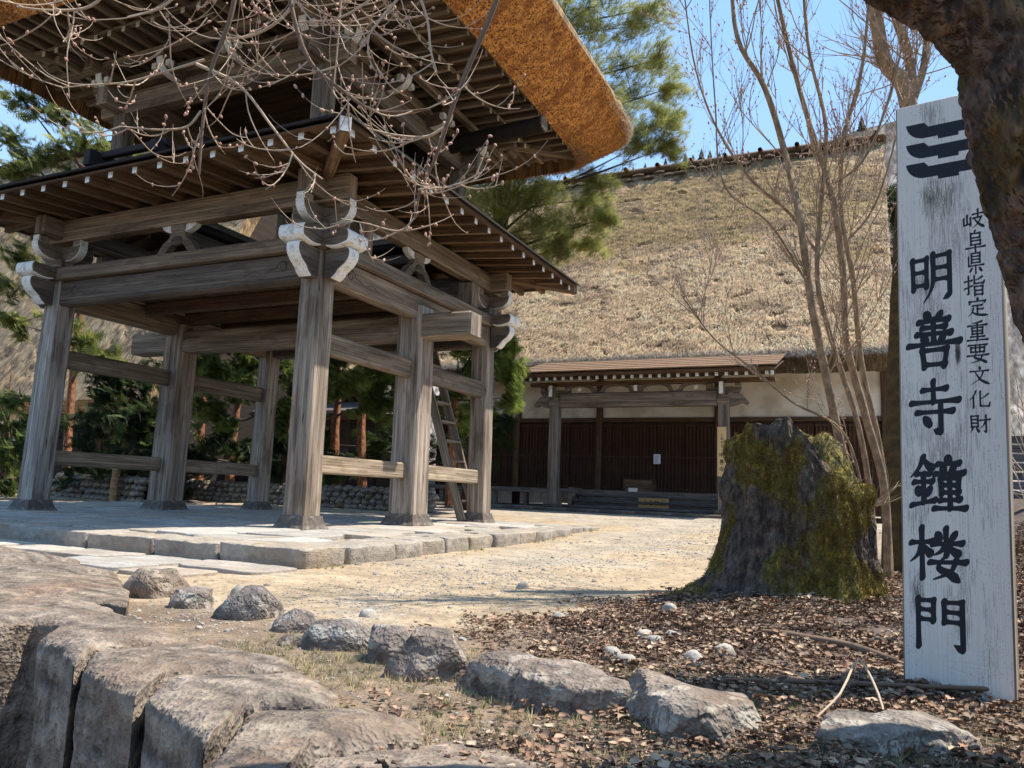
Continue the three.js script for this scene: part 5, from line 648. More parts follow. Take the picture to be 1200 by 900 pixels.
{ const p = (x, y, k = 0.02) => { let b = onY(x, y, 0.03); b = onY(x, y, heightAt(b.x, b.z)); return b.setY(heightAt(b.x, b.z) + k); };
  const a = [[850, 803], [930, 806], [1010, 809], [1080, 812]].map(([x, y]) => p(x, y, 0.035)), e = a[3].clone().sub(a[1]).normalize(); a.push(a[3].clone().addScaledVector(e, 0.3), a[3].clone().addScaledVector(e, 0.8)); for (const v of a) v.z += 0.07; tag(mk('thin_rod', tube(a, [0.004, 0.008, 0.008, 0.008, 0.008, 0.008], 8), M.twigDark), 'thin straight grey rod lying across the leaves at the signpost foot', 'rod');
  tag(mk('fallen_branch', tube([[885, 733], [920, 744], [960, 752], [1000, 764], [1055, 785]].map(([x, y]) => p(x, y, 0.03)), [0.006, 0.013, 0.016, 0.015, 0.012], 7, 0.4), M.twigDark), 'dark fallen branch half buried in the leaf litter', 'branch');
  tag(mk('dry_stalk', tube([p(952, 850, 0.01), p(985, 838, 0.06), p(1008, 822, 0.13), p(1030, 838, 0.06), p(1040, 862, 0.01)], [0.003, 0.004, 0.004, 0.004, 0.002], 6), M.twig), 'bent pale dry stalk arching over the leaves', 'stalk');
}
// ---------------------------------------------------------------- low rubble walls behind the gate, slatted fence behind the signpost
function rubble(label, x0, z0, x1, z1, top) {
  const L = Math.hypot(x1 - x0, z1 - z0), w = thing('rubble_wall', label, 'stone wall', V((x0 + x1) / 2, 0.1, (z0 + z1) / 2)); const variants = [0, 1, 2, 3, 4].map(k => { const o = []; for (let i = 0; i < 8; i++) { const a = i / 8 * 6.283; o.push([Math.cos(a) * 0.13 * rr(0.85, 1.15), Math.sin(a) * 0.12]); } return stone(o, -0.09, 0.09, { n: 2.4, sh: 0.9, seg: 14, rings: 8, amp: 0.02, freq: 8, under: 0.6, tint: tints[k], moss: k === 2 ? 0.25 : 0 }); });
  for (let r = 0; r < 4; r++) for (let s = 0.1 + (r % 2) * 0.1; s < L; s += rr(0.17, 0.26)) { const t = s / L, x = lerp(x0, x1, t), z = lerp(z0, z1, t), m = mk('rubble_stone', variants[Math.floor(rnd() * 5)], M.rubble, w); m.position.set(x, heightAt(x, z) + 0.06 + r * top / 4 + rr(-0.02, 0.02), z - r * 0.03); m.rotation.set(rr(-0.2, 0.2), rnd() * 6, rr(-0.2, 0.2)); m.scale.set(rr(0.85, 1.2), rr(0.8, 1.05), 1); settle(m); }
}
rubble('low grey rubble wall behind the gate between its inner pillars', -17.8, -14.6, -8.6, -14.4, 0.5);
rubble('short mossy rubble wall left of the gate beside a round post', -19.5, -13.4, -15.2, -12.6, 0.6);
{ const p = onZ(131, 600, -12.5), q = tube([V(p.x, 0.0, -12.5), V(p.x, 0.4, -12.5), V(p.x, 0.86, -12.5)], [0.095, 0.09, 0.085], 14, 0.1); const t = thing('round_post', 'short round wooden post standing at the end of the rubble wall', 'post', V(p.x, 0, -12.5)); part('shaft', q, M.barkTan, t); const c = new THREE.CircleGeometry(0.085, 16); c.rotateX(-Math.PI / 2); const m = mk('cut_top', c, M.plank, t); m.position.set(p.x, 0.862, -12.5); settle(m); }
{ const a = onZ(1172, 548, -9.5), t = thing('slatted_fence', 'dark grey horizontal slat fence behind the signpost', 'fence', V(a.x + 1.2, heightAt(a.x + 1.2, -9.5), -9.5)); for (let i = 0; i < 7; i++) bar('slat', t, V(a.x - 0.1, 0.84 + i * 0.095, -9.5), V(a.x + 2.6, 0.84 + i * 0.095, -9.5), 0.08, 0.03, M.slat, { c: 0.004 }); for (const k of [0.05, 1.3, 2.5]) block('fence_post', t, a.x + k, 0.95, -9.56, 0.08, 1.3, 0.08, M.slat); }
// ---------------------------------------------------------------- trees
const needleTuft = (() => { const v = []; for (let k = 0; k < 26; k++) { const a = rnd() * 6.283, e = rr(-0.3, 1.2), d = V(Math.cos(a) * Math.cos(e), Math.sin(e), Math.sin(a) * Math.cos(e)), L = rr(0.75, 1.1), s = V(-d.z, 0, d.x).normalize().multiplyScalar(0.022), o = V(0, rr(-0.5, 0.2), 0); v.push(o.x - s.x, o.y, o.z - s.z, o.x + s.x, o.y, o.z + s.z, o.x + d.x * L, o.y + d.y * L, o.z + d.z * L); } const g = new THREE.BufferGeometry(); g.setAttribute('position', new THREE.Float32BufferAttribute(v, 3)); g.computeVertexNormals(); return g; })();
const firSpray = (() => { const v = []; const leaf = (x, y, dx, dy, w, z) => { const nx = -dy, ny = dx; v.push(x - nx * w, y - ny * w, z, x + nx * w, y + ny * w, z, x + dx, y + dy, z + rr(-0.05, 0.05)); }; for (const [bx, by, ang, L] of [[0, 0, 0, 1], [0, 0.25, 0.75, 0.55], [0, 0.25, -0.75, 0.55], [0, 0.5, 0.7, 0.42], [0, 0.5, -0.7, 0.42]]) { const ux = Math.sin(ang), uy = Math.cos(ang), n = Math.round(5 * L) + 1; for (let i = 0; i < n; i++) { const t = i / n * L, x = bx + ux * t, y = by + uy * t; for (const s of [-1, 1]) { const a = ang + s * 0.95; leaf(x, y, Math.sin(a) * 0.24, Math.cos(a) * 0.24, 0.22, -0.12 * t * t); } } leaf(bx + ux * L, by + uy * L, ux * 0.16, uy * 0.16, 0.2, -0.12 * L * L); } const g = new THREE.BufferGeometry(); g.setAttribute('position', new THREE.Float32BufferAttribute(v, 3)); g.computeVertexNormals(); return g; })();
// foliage round given clump centres [pos, radius x, radius y]; limbs run from the trunk to every clump
function tree(name, label, category, group, trunkPts, trunkR, clumps, { mat = M.barkRed, kind = 'fir', per = 60, size = 0.2, col = [0.10, 0.14, 0.035], col2 = [0.2, 0.22, 0.06], limb = M.barkGrey, droop = 0.3 } = {}) {
  const t = thing(name, label, category, trunkPts[0].clone(), group); part('trunk', tube(trunkPts, trunkR, 10, 0.12, 24), mat, t);
  const curve = new THREE.CatmullRomCurve3(trunkPts), limbs = [], n = clumps.length * per, leafGeo = kind === 'pine' ? needleTuft : firSpray, lp = leafGeo.attributes.position.array, ln = leafGeo.attributes.normal.array, nv = lp.length / 3, cp = new Float32Array(n * nv * 3), cn = new Float32Array(n * nv * 3), cc = new Float32Array(n * nv * 3), o = new THREE.Object3D(), tv = V(0, 0, 0); let k = 0;
  for (const [p, rx, ry] of clumps) {
    let best = 0, bd = 1e9; for (let i = 0; i <= 30; i++) { const q = curve.getPoint(i / 30), d = q.distanceTo(p) + Math.max(0, q.y - p.y) * 0.6; if (d < bd) { bd = d; best = i / 30; } } const s = curve.getPoint(best); if (bd > 0.25) { const mid = s.clone().lerp(p, 0.5).add(V(rr(-0.1, 0.1), 0.1 * bd * rr(-0.5, 0.6), rr(-0.1, 0.1))); limbs.push(tube([s, mid, p], [0.012 + 0.012 * bd, 0.01 + 0.006 * bd, 0.006], 5)); }
    const nb = kind === 'pine' ? 14 : 9, tips = []; for (let b = 0; b < nb; b++) { const e = p.clone().add(V(rr(-1, 1) * rx, rr(-1, 1) * ry, rr(-1, 1) * rx)); tips.push(e); limbs.push(tube([p, p.clone().lerp(e, 0.5).add(V(0, 0.05 * rx, 0)), e], [0.008, 0.006, 0.003], 4, 0, 3)); }
    const tone = rr(0.75, 1.15);
    for (let i = 0; i < per; i++) { const e = pick(tips), q = p.clone().lerp(e, Math.pow(rnd(), 0.6) * 1.15).add(V(rr(-1, 1) * rx * 0.26, rr(-1, 1) * ry * 0.26, rr(-1, 1) * rx * 0.26)); o.position.copy(q); const out = q.clone().sub(s).setY(0).normalize().add(V(rr(-0.8, 0.8), rr(-0.3, 0.35) - droop, rr(-0.8, 0.8))).normalize(); o.quaternion.setFromUnitVectors(V(0, 1, 0), kind === 'pine' ? out.add(V(0, 0.7, 0)).normalize() : out); o.rotateY(kind === 'pine' ? rnd() * 6.3 : rr(-0.7, 0.7)); o.scale.setScalar(size * rr(0.65, 1.2)); o.updateMatrix(); const m = rnd(), kc = mix3(col, col2, m * m), b0 = k++ * nv * 3; for (let q2 = 0; q2 < nv * 3; q2 += 3) { tv.set(lp[q2], lp[q2 + 1], lp[q2 + 2]).applyMatrix4(o.matrix); cp[b0 + q2] = tv.x; cp[b0 + q2 + 1] = tv.y; cp[b0 + q2 + 2] = tv.z; tv.set(ln[q2], ln[q2 + 1], ln[q2 + 2]).applyQuaternion(o.quaternion); cn[b0 + q2] = tv.x; cn[b0 + q2 + 1] = tv.y; cn[b0 + q2 + 2] = tv.z; for (let e2 = 0; e2 < 3; e2++) cc[b0 + q2 + e2] = kc[e2] * tone; } } }
  if (limbs.length) part('limbs', mergeGeometries(limbs), limb, t).userData.kind = 'stuff';
  const cg = new THREE.BufferGeometry(); cg.setAttribute('position', new THREE.BufferAttribute(cp, 3)); cg.setAttribute('normal', new THREE.BufferAttribute(cn, 3)); cg.setAttribute('color', new THREE.BufferAttribute(cc, 3)); part('crown', cg, M.leaf, t); return t;
}
const pxClumps = (list, depth, jit = 0.8) => list.map(([x, y, rx, ry]) => { const d = depth + rr(-jit, jit); return [atDepth(x, y, d), rx / FOCAL * d, (ry || rx * 0.6) / FOCAL * d]; });
{ // pine between the gate and the hall
  const b = V(-8.6, 0.2, -16.2), D = 18; const clumps = pxClumps([[660, 15, 60, 30], [700, 35, 55, 30], [745, 30, 40, 26], [680, 75, 50, 30], [730, 75, 50, 26], [770, 70, 30, 18], [700, 110, 45, 26], [745, 115, 45, 24], [780, 105, 26, 16], [760, 150, 40, 24], [785, 140, 18, 14], [740, 175, 30, 16], [775, 175, 20, 12], [650, 55, 50, 40], [640, 110, 40, 30], [620, 200, 60, 26], [580, 215, 50, 26], [650, 225, 50, 26], [690, 235, 30, 20], [540, 230, 40, 26], [600, 245, 50, 26], [640, 260, 40, 24], [675, 265, 30, 18], [610, 280, 40, 22], [560, 260, 40, 20], [655, 290, 22, 12], [600, 205, 50, 20], [720, 140, 30, 20], [690, 10, 50, 20], [760, 10, 30, 20], [600, 60, 60, 40], [580, 130, 50, 40], [680, -40, 80, 40], [740, -50, 60, 40], [620, -60, 80, 50], [660, -120, 80, 50], [560, 20, 60, 50], [700, 215, 24, 16], [690, 285, 26, 14], [640, 305, 30, 12], [580, 290, 36, 16], [530, 205, 40, 16], [710, 255, 18, 12]], D, 1.3);
  tree('pine_tree', 'tall pine with loose yellow green boughs behind the thatched gate roof', 'tree', null, [b, V(-8.4, 4, -16.3), V(-8.2, 9, -16.5), V(-8, 15, -16.7)], [0.28, 0.25, 0.18, 0.06], clumps, { mat: M.barkGrey, kind: 'pine', per: 190, size: 0.2, col: [0.26, 0.28, 0.07], col2: [0.52, 0.5, 0.17], droop: 0.05 });
}
{ // firs and evergreens behind the gate
  const z = -15.6, T = (pts, y0 = 0.3) => pts.map(([x, y]) => onZ(x, y, z)); const G = 'evergreen trees behind the gate';
  tree('fir_tree', 'fir with a thin reddish trunk just left of the inner left pillar', 'tree', null, [[76, 585], [82, 480], [92, 380], [105, 280], [110, 180]].map(([x, y]) => onZ(x, y, -13.6)), [0.11, 0.1, 0.09, 0.07, 0.03], pxClumps([[30, 120, 36, 18], [70, 140, 40, 18], [20, 165, 40, 18], [100, 165, 36, 16], [55, 185, 46, 18], [130, 180, 34, 16], [20, 205, 36, 14], [95, 205, 40, 14], [140, 195, 26, 14], [30, 240, 30, 14], [70, 100, 26, 14], [10, 330, 26, 20], [25, 300, 26, 18], [90, 330, 26, 18], [95, 395, 24, 20], [20, 380, 24, 20], [110, 420, 24, 18]], 18, 0.8), { per: 130, size: 0.30, mat: M.barkRed, col: [0.15, 0.18, 0.045], col2: [0.40, 0.40, 0.11] });
  tree('fir_sapling', 'young fir with fresh green sprays beside the outer left pillar', 'tree', null, [[15, 590], [12, 530], [10, 480], [14, 430]].map(([x, y]) => onZ(x, y, -13)), [0.05, 0.045, 0.03, 0.01], pxClumps([[12, 500, 26, 18], [22, 525, 22, 16], [5, 545, 22, 16], [15, 470, 24, 14], [-10, 520, 24, 18], [8, 570, 18, 10]], 17, 0.4), { per: 110, size: 0.26, col: [0.10, 0.15, 0.035], col2: [0.22, 0.26, 0.07] });
  const spec = [['evergreen with a tan trunk behind the left lower rails', [[232, 590], [234, 520], [240, 450]], [[215, 430, 26, 16], [245, 425, 28, 16], [270, 440, 26, 18], [230, 470, 30, 20], [255, 480, 24, 18], [205, 490, 24, 18], [240, 410, 24, 12]]],
    ['evergreen with a leaning trunk beside the back left pillar', [[268, 590], [272, 520], [282, 450]], [[290, 425, 30, 14], [275, 450, 28, 16], [300, 455, 26, 18], [255, 440, 20, 16], [310, 480, 20, 16], [285, 410, 24, 12]]],
    ['evergreen with bright sprays seen between the front and main pillars', [[395, 585], [392, 520], [398, 450]], [[395, 425, 30, 16], [420, 440, 26, 16], [440, 455, 24, 14], [400, 460, 24, 16], [445, 430, 22, 14], [430, 480, 18, 12], [380, 440, 20, 16], [410, 405, 24, 12]]],
    ['evergreen with a thick orange trunk left of the main pillar', [[425, 590], [423, 520], [426, 440]], [[450, 410, 24, 16], [430, 420, 26, 16], [455, 470, 20, 14], [415, 400, 22, 14], [465, 440, 20, 20]]],
    ['evergreen filling the gap beside the ladder', [[528, 585], [530, 520], [535, 450]], [[535, 410, 24, 16], [560, 425, 22, 18], [545, 450, 22, 20], [590, 410, 20, 18], [595, 440, 16, 18], [515, 470, 18, 20], [580, 390, 20, 14], [595, 465, 12, 14], [540, 490, 20, 20]]],
    ['evergreen showing between the back left and front pillars', [[335, 590], [337, 520], [340, 450]], [[335, 430, 22, 18], [345, 460, 20, 20], [330, 490, 20, 18], [325, 410, 20, 14]]]];
  for (const [label, tr, cl] of spec) tree('evergreen_tree', label, 'tree', G, T(tr).map((v, i) => { if (i === 0) v.y = Math.min(v.y, 0.3); return v; }), [0.13, 0.12, 0.07], pxClumps(cl, 17.6, 0.7), { per: 150, size: 0.26, col: [0.12, 0.17, 0.04], col2: [0.36, 0.42, 0.10] });
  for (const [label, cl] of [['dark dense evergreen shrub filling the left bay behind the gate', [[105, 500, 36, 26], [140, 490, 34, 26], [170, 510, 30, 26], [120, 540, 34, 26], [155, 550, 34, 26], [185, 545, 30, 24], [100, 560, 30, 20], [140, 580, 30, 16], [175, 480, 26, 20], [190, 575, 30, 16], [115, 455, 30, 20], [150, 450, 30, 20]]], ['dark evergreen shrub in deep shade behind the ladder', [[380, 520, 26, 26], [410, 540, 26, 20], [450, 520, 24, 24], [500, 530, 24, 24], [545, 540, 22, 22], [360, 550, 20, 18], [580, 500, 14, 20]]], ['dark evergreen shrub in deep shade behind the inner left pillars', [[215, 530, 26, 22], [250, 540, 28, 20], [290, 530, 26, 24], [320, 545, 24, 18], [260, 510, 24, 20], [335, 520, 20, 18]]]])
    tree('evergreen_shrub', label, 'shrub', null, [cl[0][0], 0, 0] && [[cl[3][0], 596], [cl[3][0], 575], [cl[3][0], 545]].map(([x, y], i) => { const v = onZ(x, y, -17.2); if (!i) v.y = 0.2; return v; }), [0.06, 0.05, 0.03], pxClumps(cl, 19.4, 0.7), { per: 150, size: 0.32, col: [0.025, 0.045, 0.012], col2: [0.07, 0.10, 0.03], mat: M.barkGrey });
}
{ // passage building behind the trees, between house and hall
  const t = thing('wooden_corridor', 'low dark boarded corridor building behind the evergreens', 'building', V(-15.8, TG, -20.4)); for (let i = 0; i < 11; i++) block('wall_board', t, -18.4 + i * 0.52, 1.5, -20.0, 0.5, 2.6, 0.06, pick([M.vdark, M.dark])); bar('sill', t, V(-18.6, 0.3, -19.95), V(-13.1, 0.3, -19.95), 0.2, 0.2, M.brown2); bar('eaves_beam', t, V(-18.6, 2.85, -19.95), V(-13.1, 2.85, -19.95), 0.16, 0.2, M.brown2); bar('roof_slab', t, V(-15.85, 3.5, -21.6), V(-15.85, 2.95, -19.3), 0.1, 5.5, M.slat); }
// bare stems: recursive twigs
let budP = 0.35;
function twigs(out, fine, p, dir, L, r, lvl, up, buds) {
  const pts = [p.clone()], q = p.clone(), d = dir.clone(), n = 5; for (let i = 0; i < n; i++) { d.add(V(rr(-0.16, 0.16), rr(-0.1, 0.1) + up, rr(-0.16, 0.16))).normalize(); q.addScaledVector(d, L / n); pts.push(q.clone()); }
  (r > 0.004 ? out : fine).push(tube(pts, [r, r * 0.75, r * 0.35], r > 0.004 ? 6 : 5, 0, 8));
  if (buds) for (let i = 1; i <= n; i++) if (rnd() < budP) { const b = pts[i]; buds.push([b.clone().add(V(rr(-0.004, 0.004), rr(-0.003, 0.006), rr(-0.004, 0.004))), rr(0.7, 1.3)]); }
  if (lvl > 0) { const m = 2 + Math.floor(rnd() * 3); for (let k = 0; k < m; k++) { const i = 1 + Math.floor(rnd() * (n - 1)), t = pts[Math.min(n, i + 1)].clone().sub(pts[i]).normalize(), s = V(rr(-1, 1), rr(-0.4, 0.8), rr(-1, 1)).normalize(); t.addScaledVector(s, rr(0.5, 1)).normalize(); twigs(out, fine, pts[i], t, L * rr(0.4, 0.75), r * 0.6, lvl - 1, up, buds); } }
}
const sphere = (() => { const g = new THREE.IcosahedronGeometry(1, 1); g.scale(0.8, 1.5, 0.8); return g; })();
function budMesh(list, parent, size, mat) { const im = new THREE.InstancedMesh(sphere, mat, list.length), o = new THREE.Object3D(); list.forEach(([p, s], i) => { o.position.copy(p); o.rotation.set(rr(-1, 1), rnd() * 6, rr(-1, 1)); o.scale.setScalar(size * s); o.updateMatrix(); im.setMatrixAt(i, o.matrix); }); im.name = 'buds'; im.userData = { kind: 'stuff', pending: parent }; settle(im); }
{ // bare multi-stemmed shrub behind the stump
  const base = atDepth(1012, 598, 5.6), t = thing('bare_shrub', 'leafless shrub with several tall tan stems growing behind the mossy stump', 'shrub', base.clone().setY(heightAt(base.x, base.z))), fine = [], buds = [];
  const stems = [[[1004, 592, 985, 520, 968, 440, 950, 350, 938, 260, 920, 180, 895, 100, 866, 50, 856, -30], 0.045, 5.5], [[1036, 570, 1012, 480, 992, 400, 988, 320, 975, 230, 950, 150, 925, 60, 905, -30], 0.042, 5.7], [[1022, 600, 1006, 500, 975, 400, 958, 330, 962, 240, 968, 150, 948, 60, 940, -30], 0.03, 5.6], [[1040, 610, 1030, 520, 1010, 430, 1000, 330, 985, 240, 990, 160, 1010, 80, 1020, -20], 0.034, 5.9], [[1012, 585, 985, 503, 930, 472, 882, 432, 838, 398, 798, 345], 0.014, 5.4], [[960, 300, 925, 250, 880, 210, 840, 150, 815, 80, 800, -20], 0.016, 5.6], [[970, 220, 1010, 190, 1040, 120, 1060, 40, 1070, -30], 0.014, 5.8], [[945, 330, 900, 260, 850, 220, 838, 120, 830, -30], 0.012, 5.4], [[985, 290, 1020, 250, 1045, 180, 1060, 110], 0.012, 5.9]];
  for (const [px, r, d] of stems) { const pts = []; for (let i = 0; i < px.length; i += 2) pts.push(atDepth(px[i], px[i + 1], d + 0.03 * i * rr(-1, 1) * 0.4)); if (px[1] > 560) pts.unshift(V(pts[0].x + 0.01, heightAt(pts[0].x, pts[0].z) - 0.05, pts[0].z)); part('stem', tube(pts, [r * 0.72, r * 0.66, r * 0.58, r * 0.45, r * 0.3], 9, 0.08, pts.length * 4), M.barkTan, t);
    const c = new THREE.CatmullRomCurve3(pts); const m = r > 0.02 ? 15 : 11; for (let k = 0; k < m; k++) { const u = r > 0.02 ? rr(0.3, 0.98) : rr(0.2, 0.98), p = c.getPoint(u), tg = c.getTangent(u), s = V(rr(-1, 1), rr(-0.2, 0.7), rr(-1, 1)).normalize(); tg.addScaledVector(s, rr(0.6, 1.1)).normalize(); twigs(fine, fine, p, tg, rr(0.3, 0.75), Math.min(0.0055, r * 0.26), 2, 0.12, buds); } }
  for (let k = 0; k < 9; k++) { const p = atDepth(rr(940, 1040), rr(595, 610), 5.2); twigs(fine, fine, p, V(rr(-1, 0.6), rr(0, 0.6), rr(-0.2, 0.6)).normalize(), rr(0.25, 0.5), 0.004, 1, 0.03, null); }
  part('twigs', mergeGeometries(fine), M.twigTan, t).userData.kind = 'stuff'; budMesh(buds, t, 0.006, M.bud);
}
{ // bare tree behind the signpost
  const b = atDepth(1050, 610, 6.3); b.y = heightAt(b.x, b.z) - 0.05; const t = thing('bare_tree', 'leafless tree with a mossy trunk standing behind the signpost', 'tree', b.clone()), fine = [], tr = [b, ...[[1056, 440], [1062, 300], [1066, 190], [1066, 128]].map(([x, y]) => atDepth(x, y, 6.4))]; part('trunk', tube(tr, [0.13, 0.11, 0.10, 0.09, 0.085], 14, 0.12, 30), M.barkMoss, t);
  for (const [px, r] of [[[1066, 128, 1056, 95, 1038, 75, 1028, 30, 1015, -30], 0.07], [[1066, 128, 1068, 90, 1062, 55, 1050, 20, 1045, -30], 0.045], [[1067, 125, 1082, 80, 1086, 40, 1080, -30], 0.035]]) { const pts = []; for (let i = 0; i < px.length; i += 2) pts.push(atDepth(px[i], px[i + 1], 6.4)); part('limb', tube(pts, [r, r * 0.85, r * 0.7], 10, 0.1, 20), M.barkTan, t); const c = new THREE.CatmullRomCurve3(pts); for (let k = 0; k < 14; k++) { const u = rr(0.2, 0.95), tg = c.getTangent(u).addScaledVector(V(rr(-1, 1), rr(-0.5, 0.8), rr(-1, 1)).normalize(), 1).normalize(); twigs(fine, fine, c.getPoint(u), tg, rr(0.3, 0.8), 0.006, 2, 0.06, null); } }
  part('twigs', mergeGeometries(fine), M.twigTan, t).userData.kind = 'stuff';
  const br = []; for (let k = 0; k < 60; k++) { const x = rr(0.9, 3), z = rr(-7.5, -4.8), p = V(x, heightAt(x, z), z); twigs(br, br, p, V(rr(-0.6, 0.6), 1, rr(-0.6, 0.6)).normalize(), rr(0.4, 1.1), 0.006, 2, 0.0, null); }
  tag(mk('dry_brush', mergeGeometries(br), M.twig), 'tangle of dry pale brush on the bank behind the signpost', 'brush', null, 'stuff');
}
{ // cherry tree in the foreground: trunk at the right, one limb over the view, drooping budded twigs
  const D = 2.15, at = (x, y, d = D) => atDepth(x, y, d), foot = at(1520, 930, 1.5), gy = heightAt(foot.x, foot.z); foot.y = gy - 0.05; const t = thing('cherry_tree', 'old leaning cherry tree with dark mossy bark and budded twigs hanging over the view', 'tree', foot.clone());
  const vc = (g, moss) => { const p = g.attributes.position, k = []; for (let i = 0; i < p.count; i++) { const x = p.getX(i), y = p.getY(i), z = p.getZ(i), m = moss * ss(-0.02, 0.16, fbm(x * 5, y * 5, z * 5, 4)), w = 1 + 0.9 * fbm(x * 16, y * 9, z * 16, 3), l = ss(0.33, 0.38, fbm(x * 13 + 7, y * 13, z * 13, 2)); let c = mix3([0.92 * w, 0.84 * w, 0.78 * w], [0.62 * w, 0.56 * w, 0.16], m); c = mix3(c, [1, 1, 0.95], l * 0.6); k.push(...c.map(v => clamp(v))); } g.setAttribute('color', new THREE.Float32BufferAttribute(k, 3)); return boxUV(g); };
  const rough = (pts, r) => { const g = tube(pts, r, 130, 0.08, 240), p = g.attributes.position, n = g.attributes.normal; for (let i = 0; i < p.count; i++) { const x = p.getX(i), y = p.getY(i), z = p.getZ(i), d = 0.014 * fbm(x * 10, y * 7, z * 10, 3) - 0.016 * Math.pow(1 - Math.abs(fbm(x * 15, y * 9, z * 15, 4)) * 1.9, 4) + 0.008 * fbm(x * 60, y * 40, z * 60, 2); p.setXYZ(i, x + n.getX(i) * d, y + n.getY(i) * d, z + n.getZ(i) * d); } g.computeVertexNormals(); return g; };
  part('trunk', vc(rough([foot, at(1375, 600, 1.85), at(1288, 395, 2.08), at(1246, 290), at(1214, 200), at(1196, 110), at(1205, -20), at(1230, -160), at(1265, -400)], [0.24, 0.19, 0.16, 0.15, 0.148, 0.15, 0.135, 0.12, 0.1]), 1), M.barkDark, t);
  const limb = [at(1215, 150), at(1175, 62), at(1115, 0), at(1030, -52), at(900, -120), at(700, -190), at(480, -200), at(280, -160), at(150, -120)]; part('limb', vc(rough(limb, [0.09, 0.115, 0.115, 0.11, 0.10, 0.075, 0.05, 0.03, 0.016]), 0.5), M.barkDark, t);
  const mid = [], fine = [], buds = [];
  const branches = [[[290, -165, 282, -60, 270, 20, 248, 80, 238, 140, 233, 205], 0.009, 2.2], [[620, -195, 600, -60, 578, 10, 548, 80, 532, 120, 512, 180, 492, 225, 486, 255], 0.0095, 2.15], [[300, -160, 330, -40, 362, 70, 400, 105, 440, 130, 505, 128], 0.008, 2.1], [[440, -195, 470, -60, 500, 20, 505, 60, 512, 85], 0.005, 2.0], [[230, 75, 280, 100, 320, 150, 352, 190, 378, 210], 0.005, 2.2], [[520, 150, 500, 160, 462, 158, 430, 150], 0.005, 2.1], [[380, -185, 360, -60, 340, 10, 300, 40, 262, 46], 0.007, 2.25], [[200, -140, 150, -60, 110, 5, 60, 12, 20, 8], 0.006, 2.2], [[240, 70, 200, 82, 150, 96, 100, 100, 72, 103], 0.004, 2.25], [[236, 130, 220, 148, 190, 152, 160, 150, 140, 148], 0.004, 2.2], [[510, -198, 520, -100, 480, -20, 440, 30, 420, 60], 0.006, 2.0], [[340, -180, 300, -100, 240, -40, 190, 8, 150, 20], 0.007, 2.3], [[486, 255, 470, 270, 430, 262, 400, 256], 0.003, 2.15], [[560, -195, 520, -80, 470, -30, 400, 20, 350, 26], 0.006, 2.2], [[420, -190, 410, -90, 400, 0, 395, 60, 390, 110], 0.004, 2.3], [[490, 222, 520, 220, 545, 212, 575, 195], 0.003, 2.1]];
  for (const [px, r, d] of branches) { const pts = []; for (let i = 0; i < px.length; i += 2) pts.push(at(px[i], px[i + 1], d)); (r > 0.0075 ? mid : fine).push(tube(pts, [r, r * 0.8, r * 0.6, r * 0.4], 7, 0.1, pts.length * 5));
    const c = new THREE.CatmullRomCurve3(pts), m = Math.round(3 + c.getLength() * 8); for (let k = 0; k < m; k++) { const u = rr(0.15, 1), p = c.getPoint(u), tg = c.getTangent(u), s = camRight.clone().multiplyScalar(rr(-1, 1)).addScaledVector(camUp, rr(-0.9, 0.2)).addScaledVector(camBack, rr(-0.7, 0.7)).normalize(); tg.multiplyScalar(0.4).addScaledVector(s, 1).normalize(); twigs(fine, fine, p, tg, rr(0.12, 0.3), rr(0.0017, 0.0026), rnd() < 0.35 ? 1 : 0, 0.2, buds); } }
  // dense spray of twigs high over the gate
  for (let k = 0; k < 30; k++) { const p = at(rr(60, 520), rr(-70, 30), rr(2.0, 2.6)); twigs(fine, fine, p, camRight.clone().multiplyScalar(rr(-1, 1)).addScaledVector(camUp, rr(-0.9, 0.1)).addScaledVector(camBack, rr(-0.5, 0.5)).normalize(), rr(0.14, 0.32), rr(0.0017, 0.0024), 1, 0.2, buds); }
  for (const g of mid) part('branch', g, M.twigDark, t); part('twigs', mergeGeometries(fine), M.twig, t).userData.kind = 'stuff'; budMesh(buds, t, 0.0042, M.bud);
}
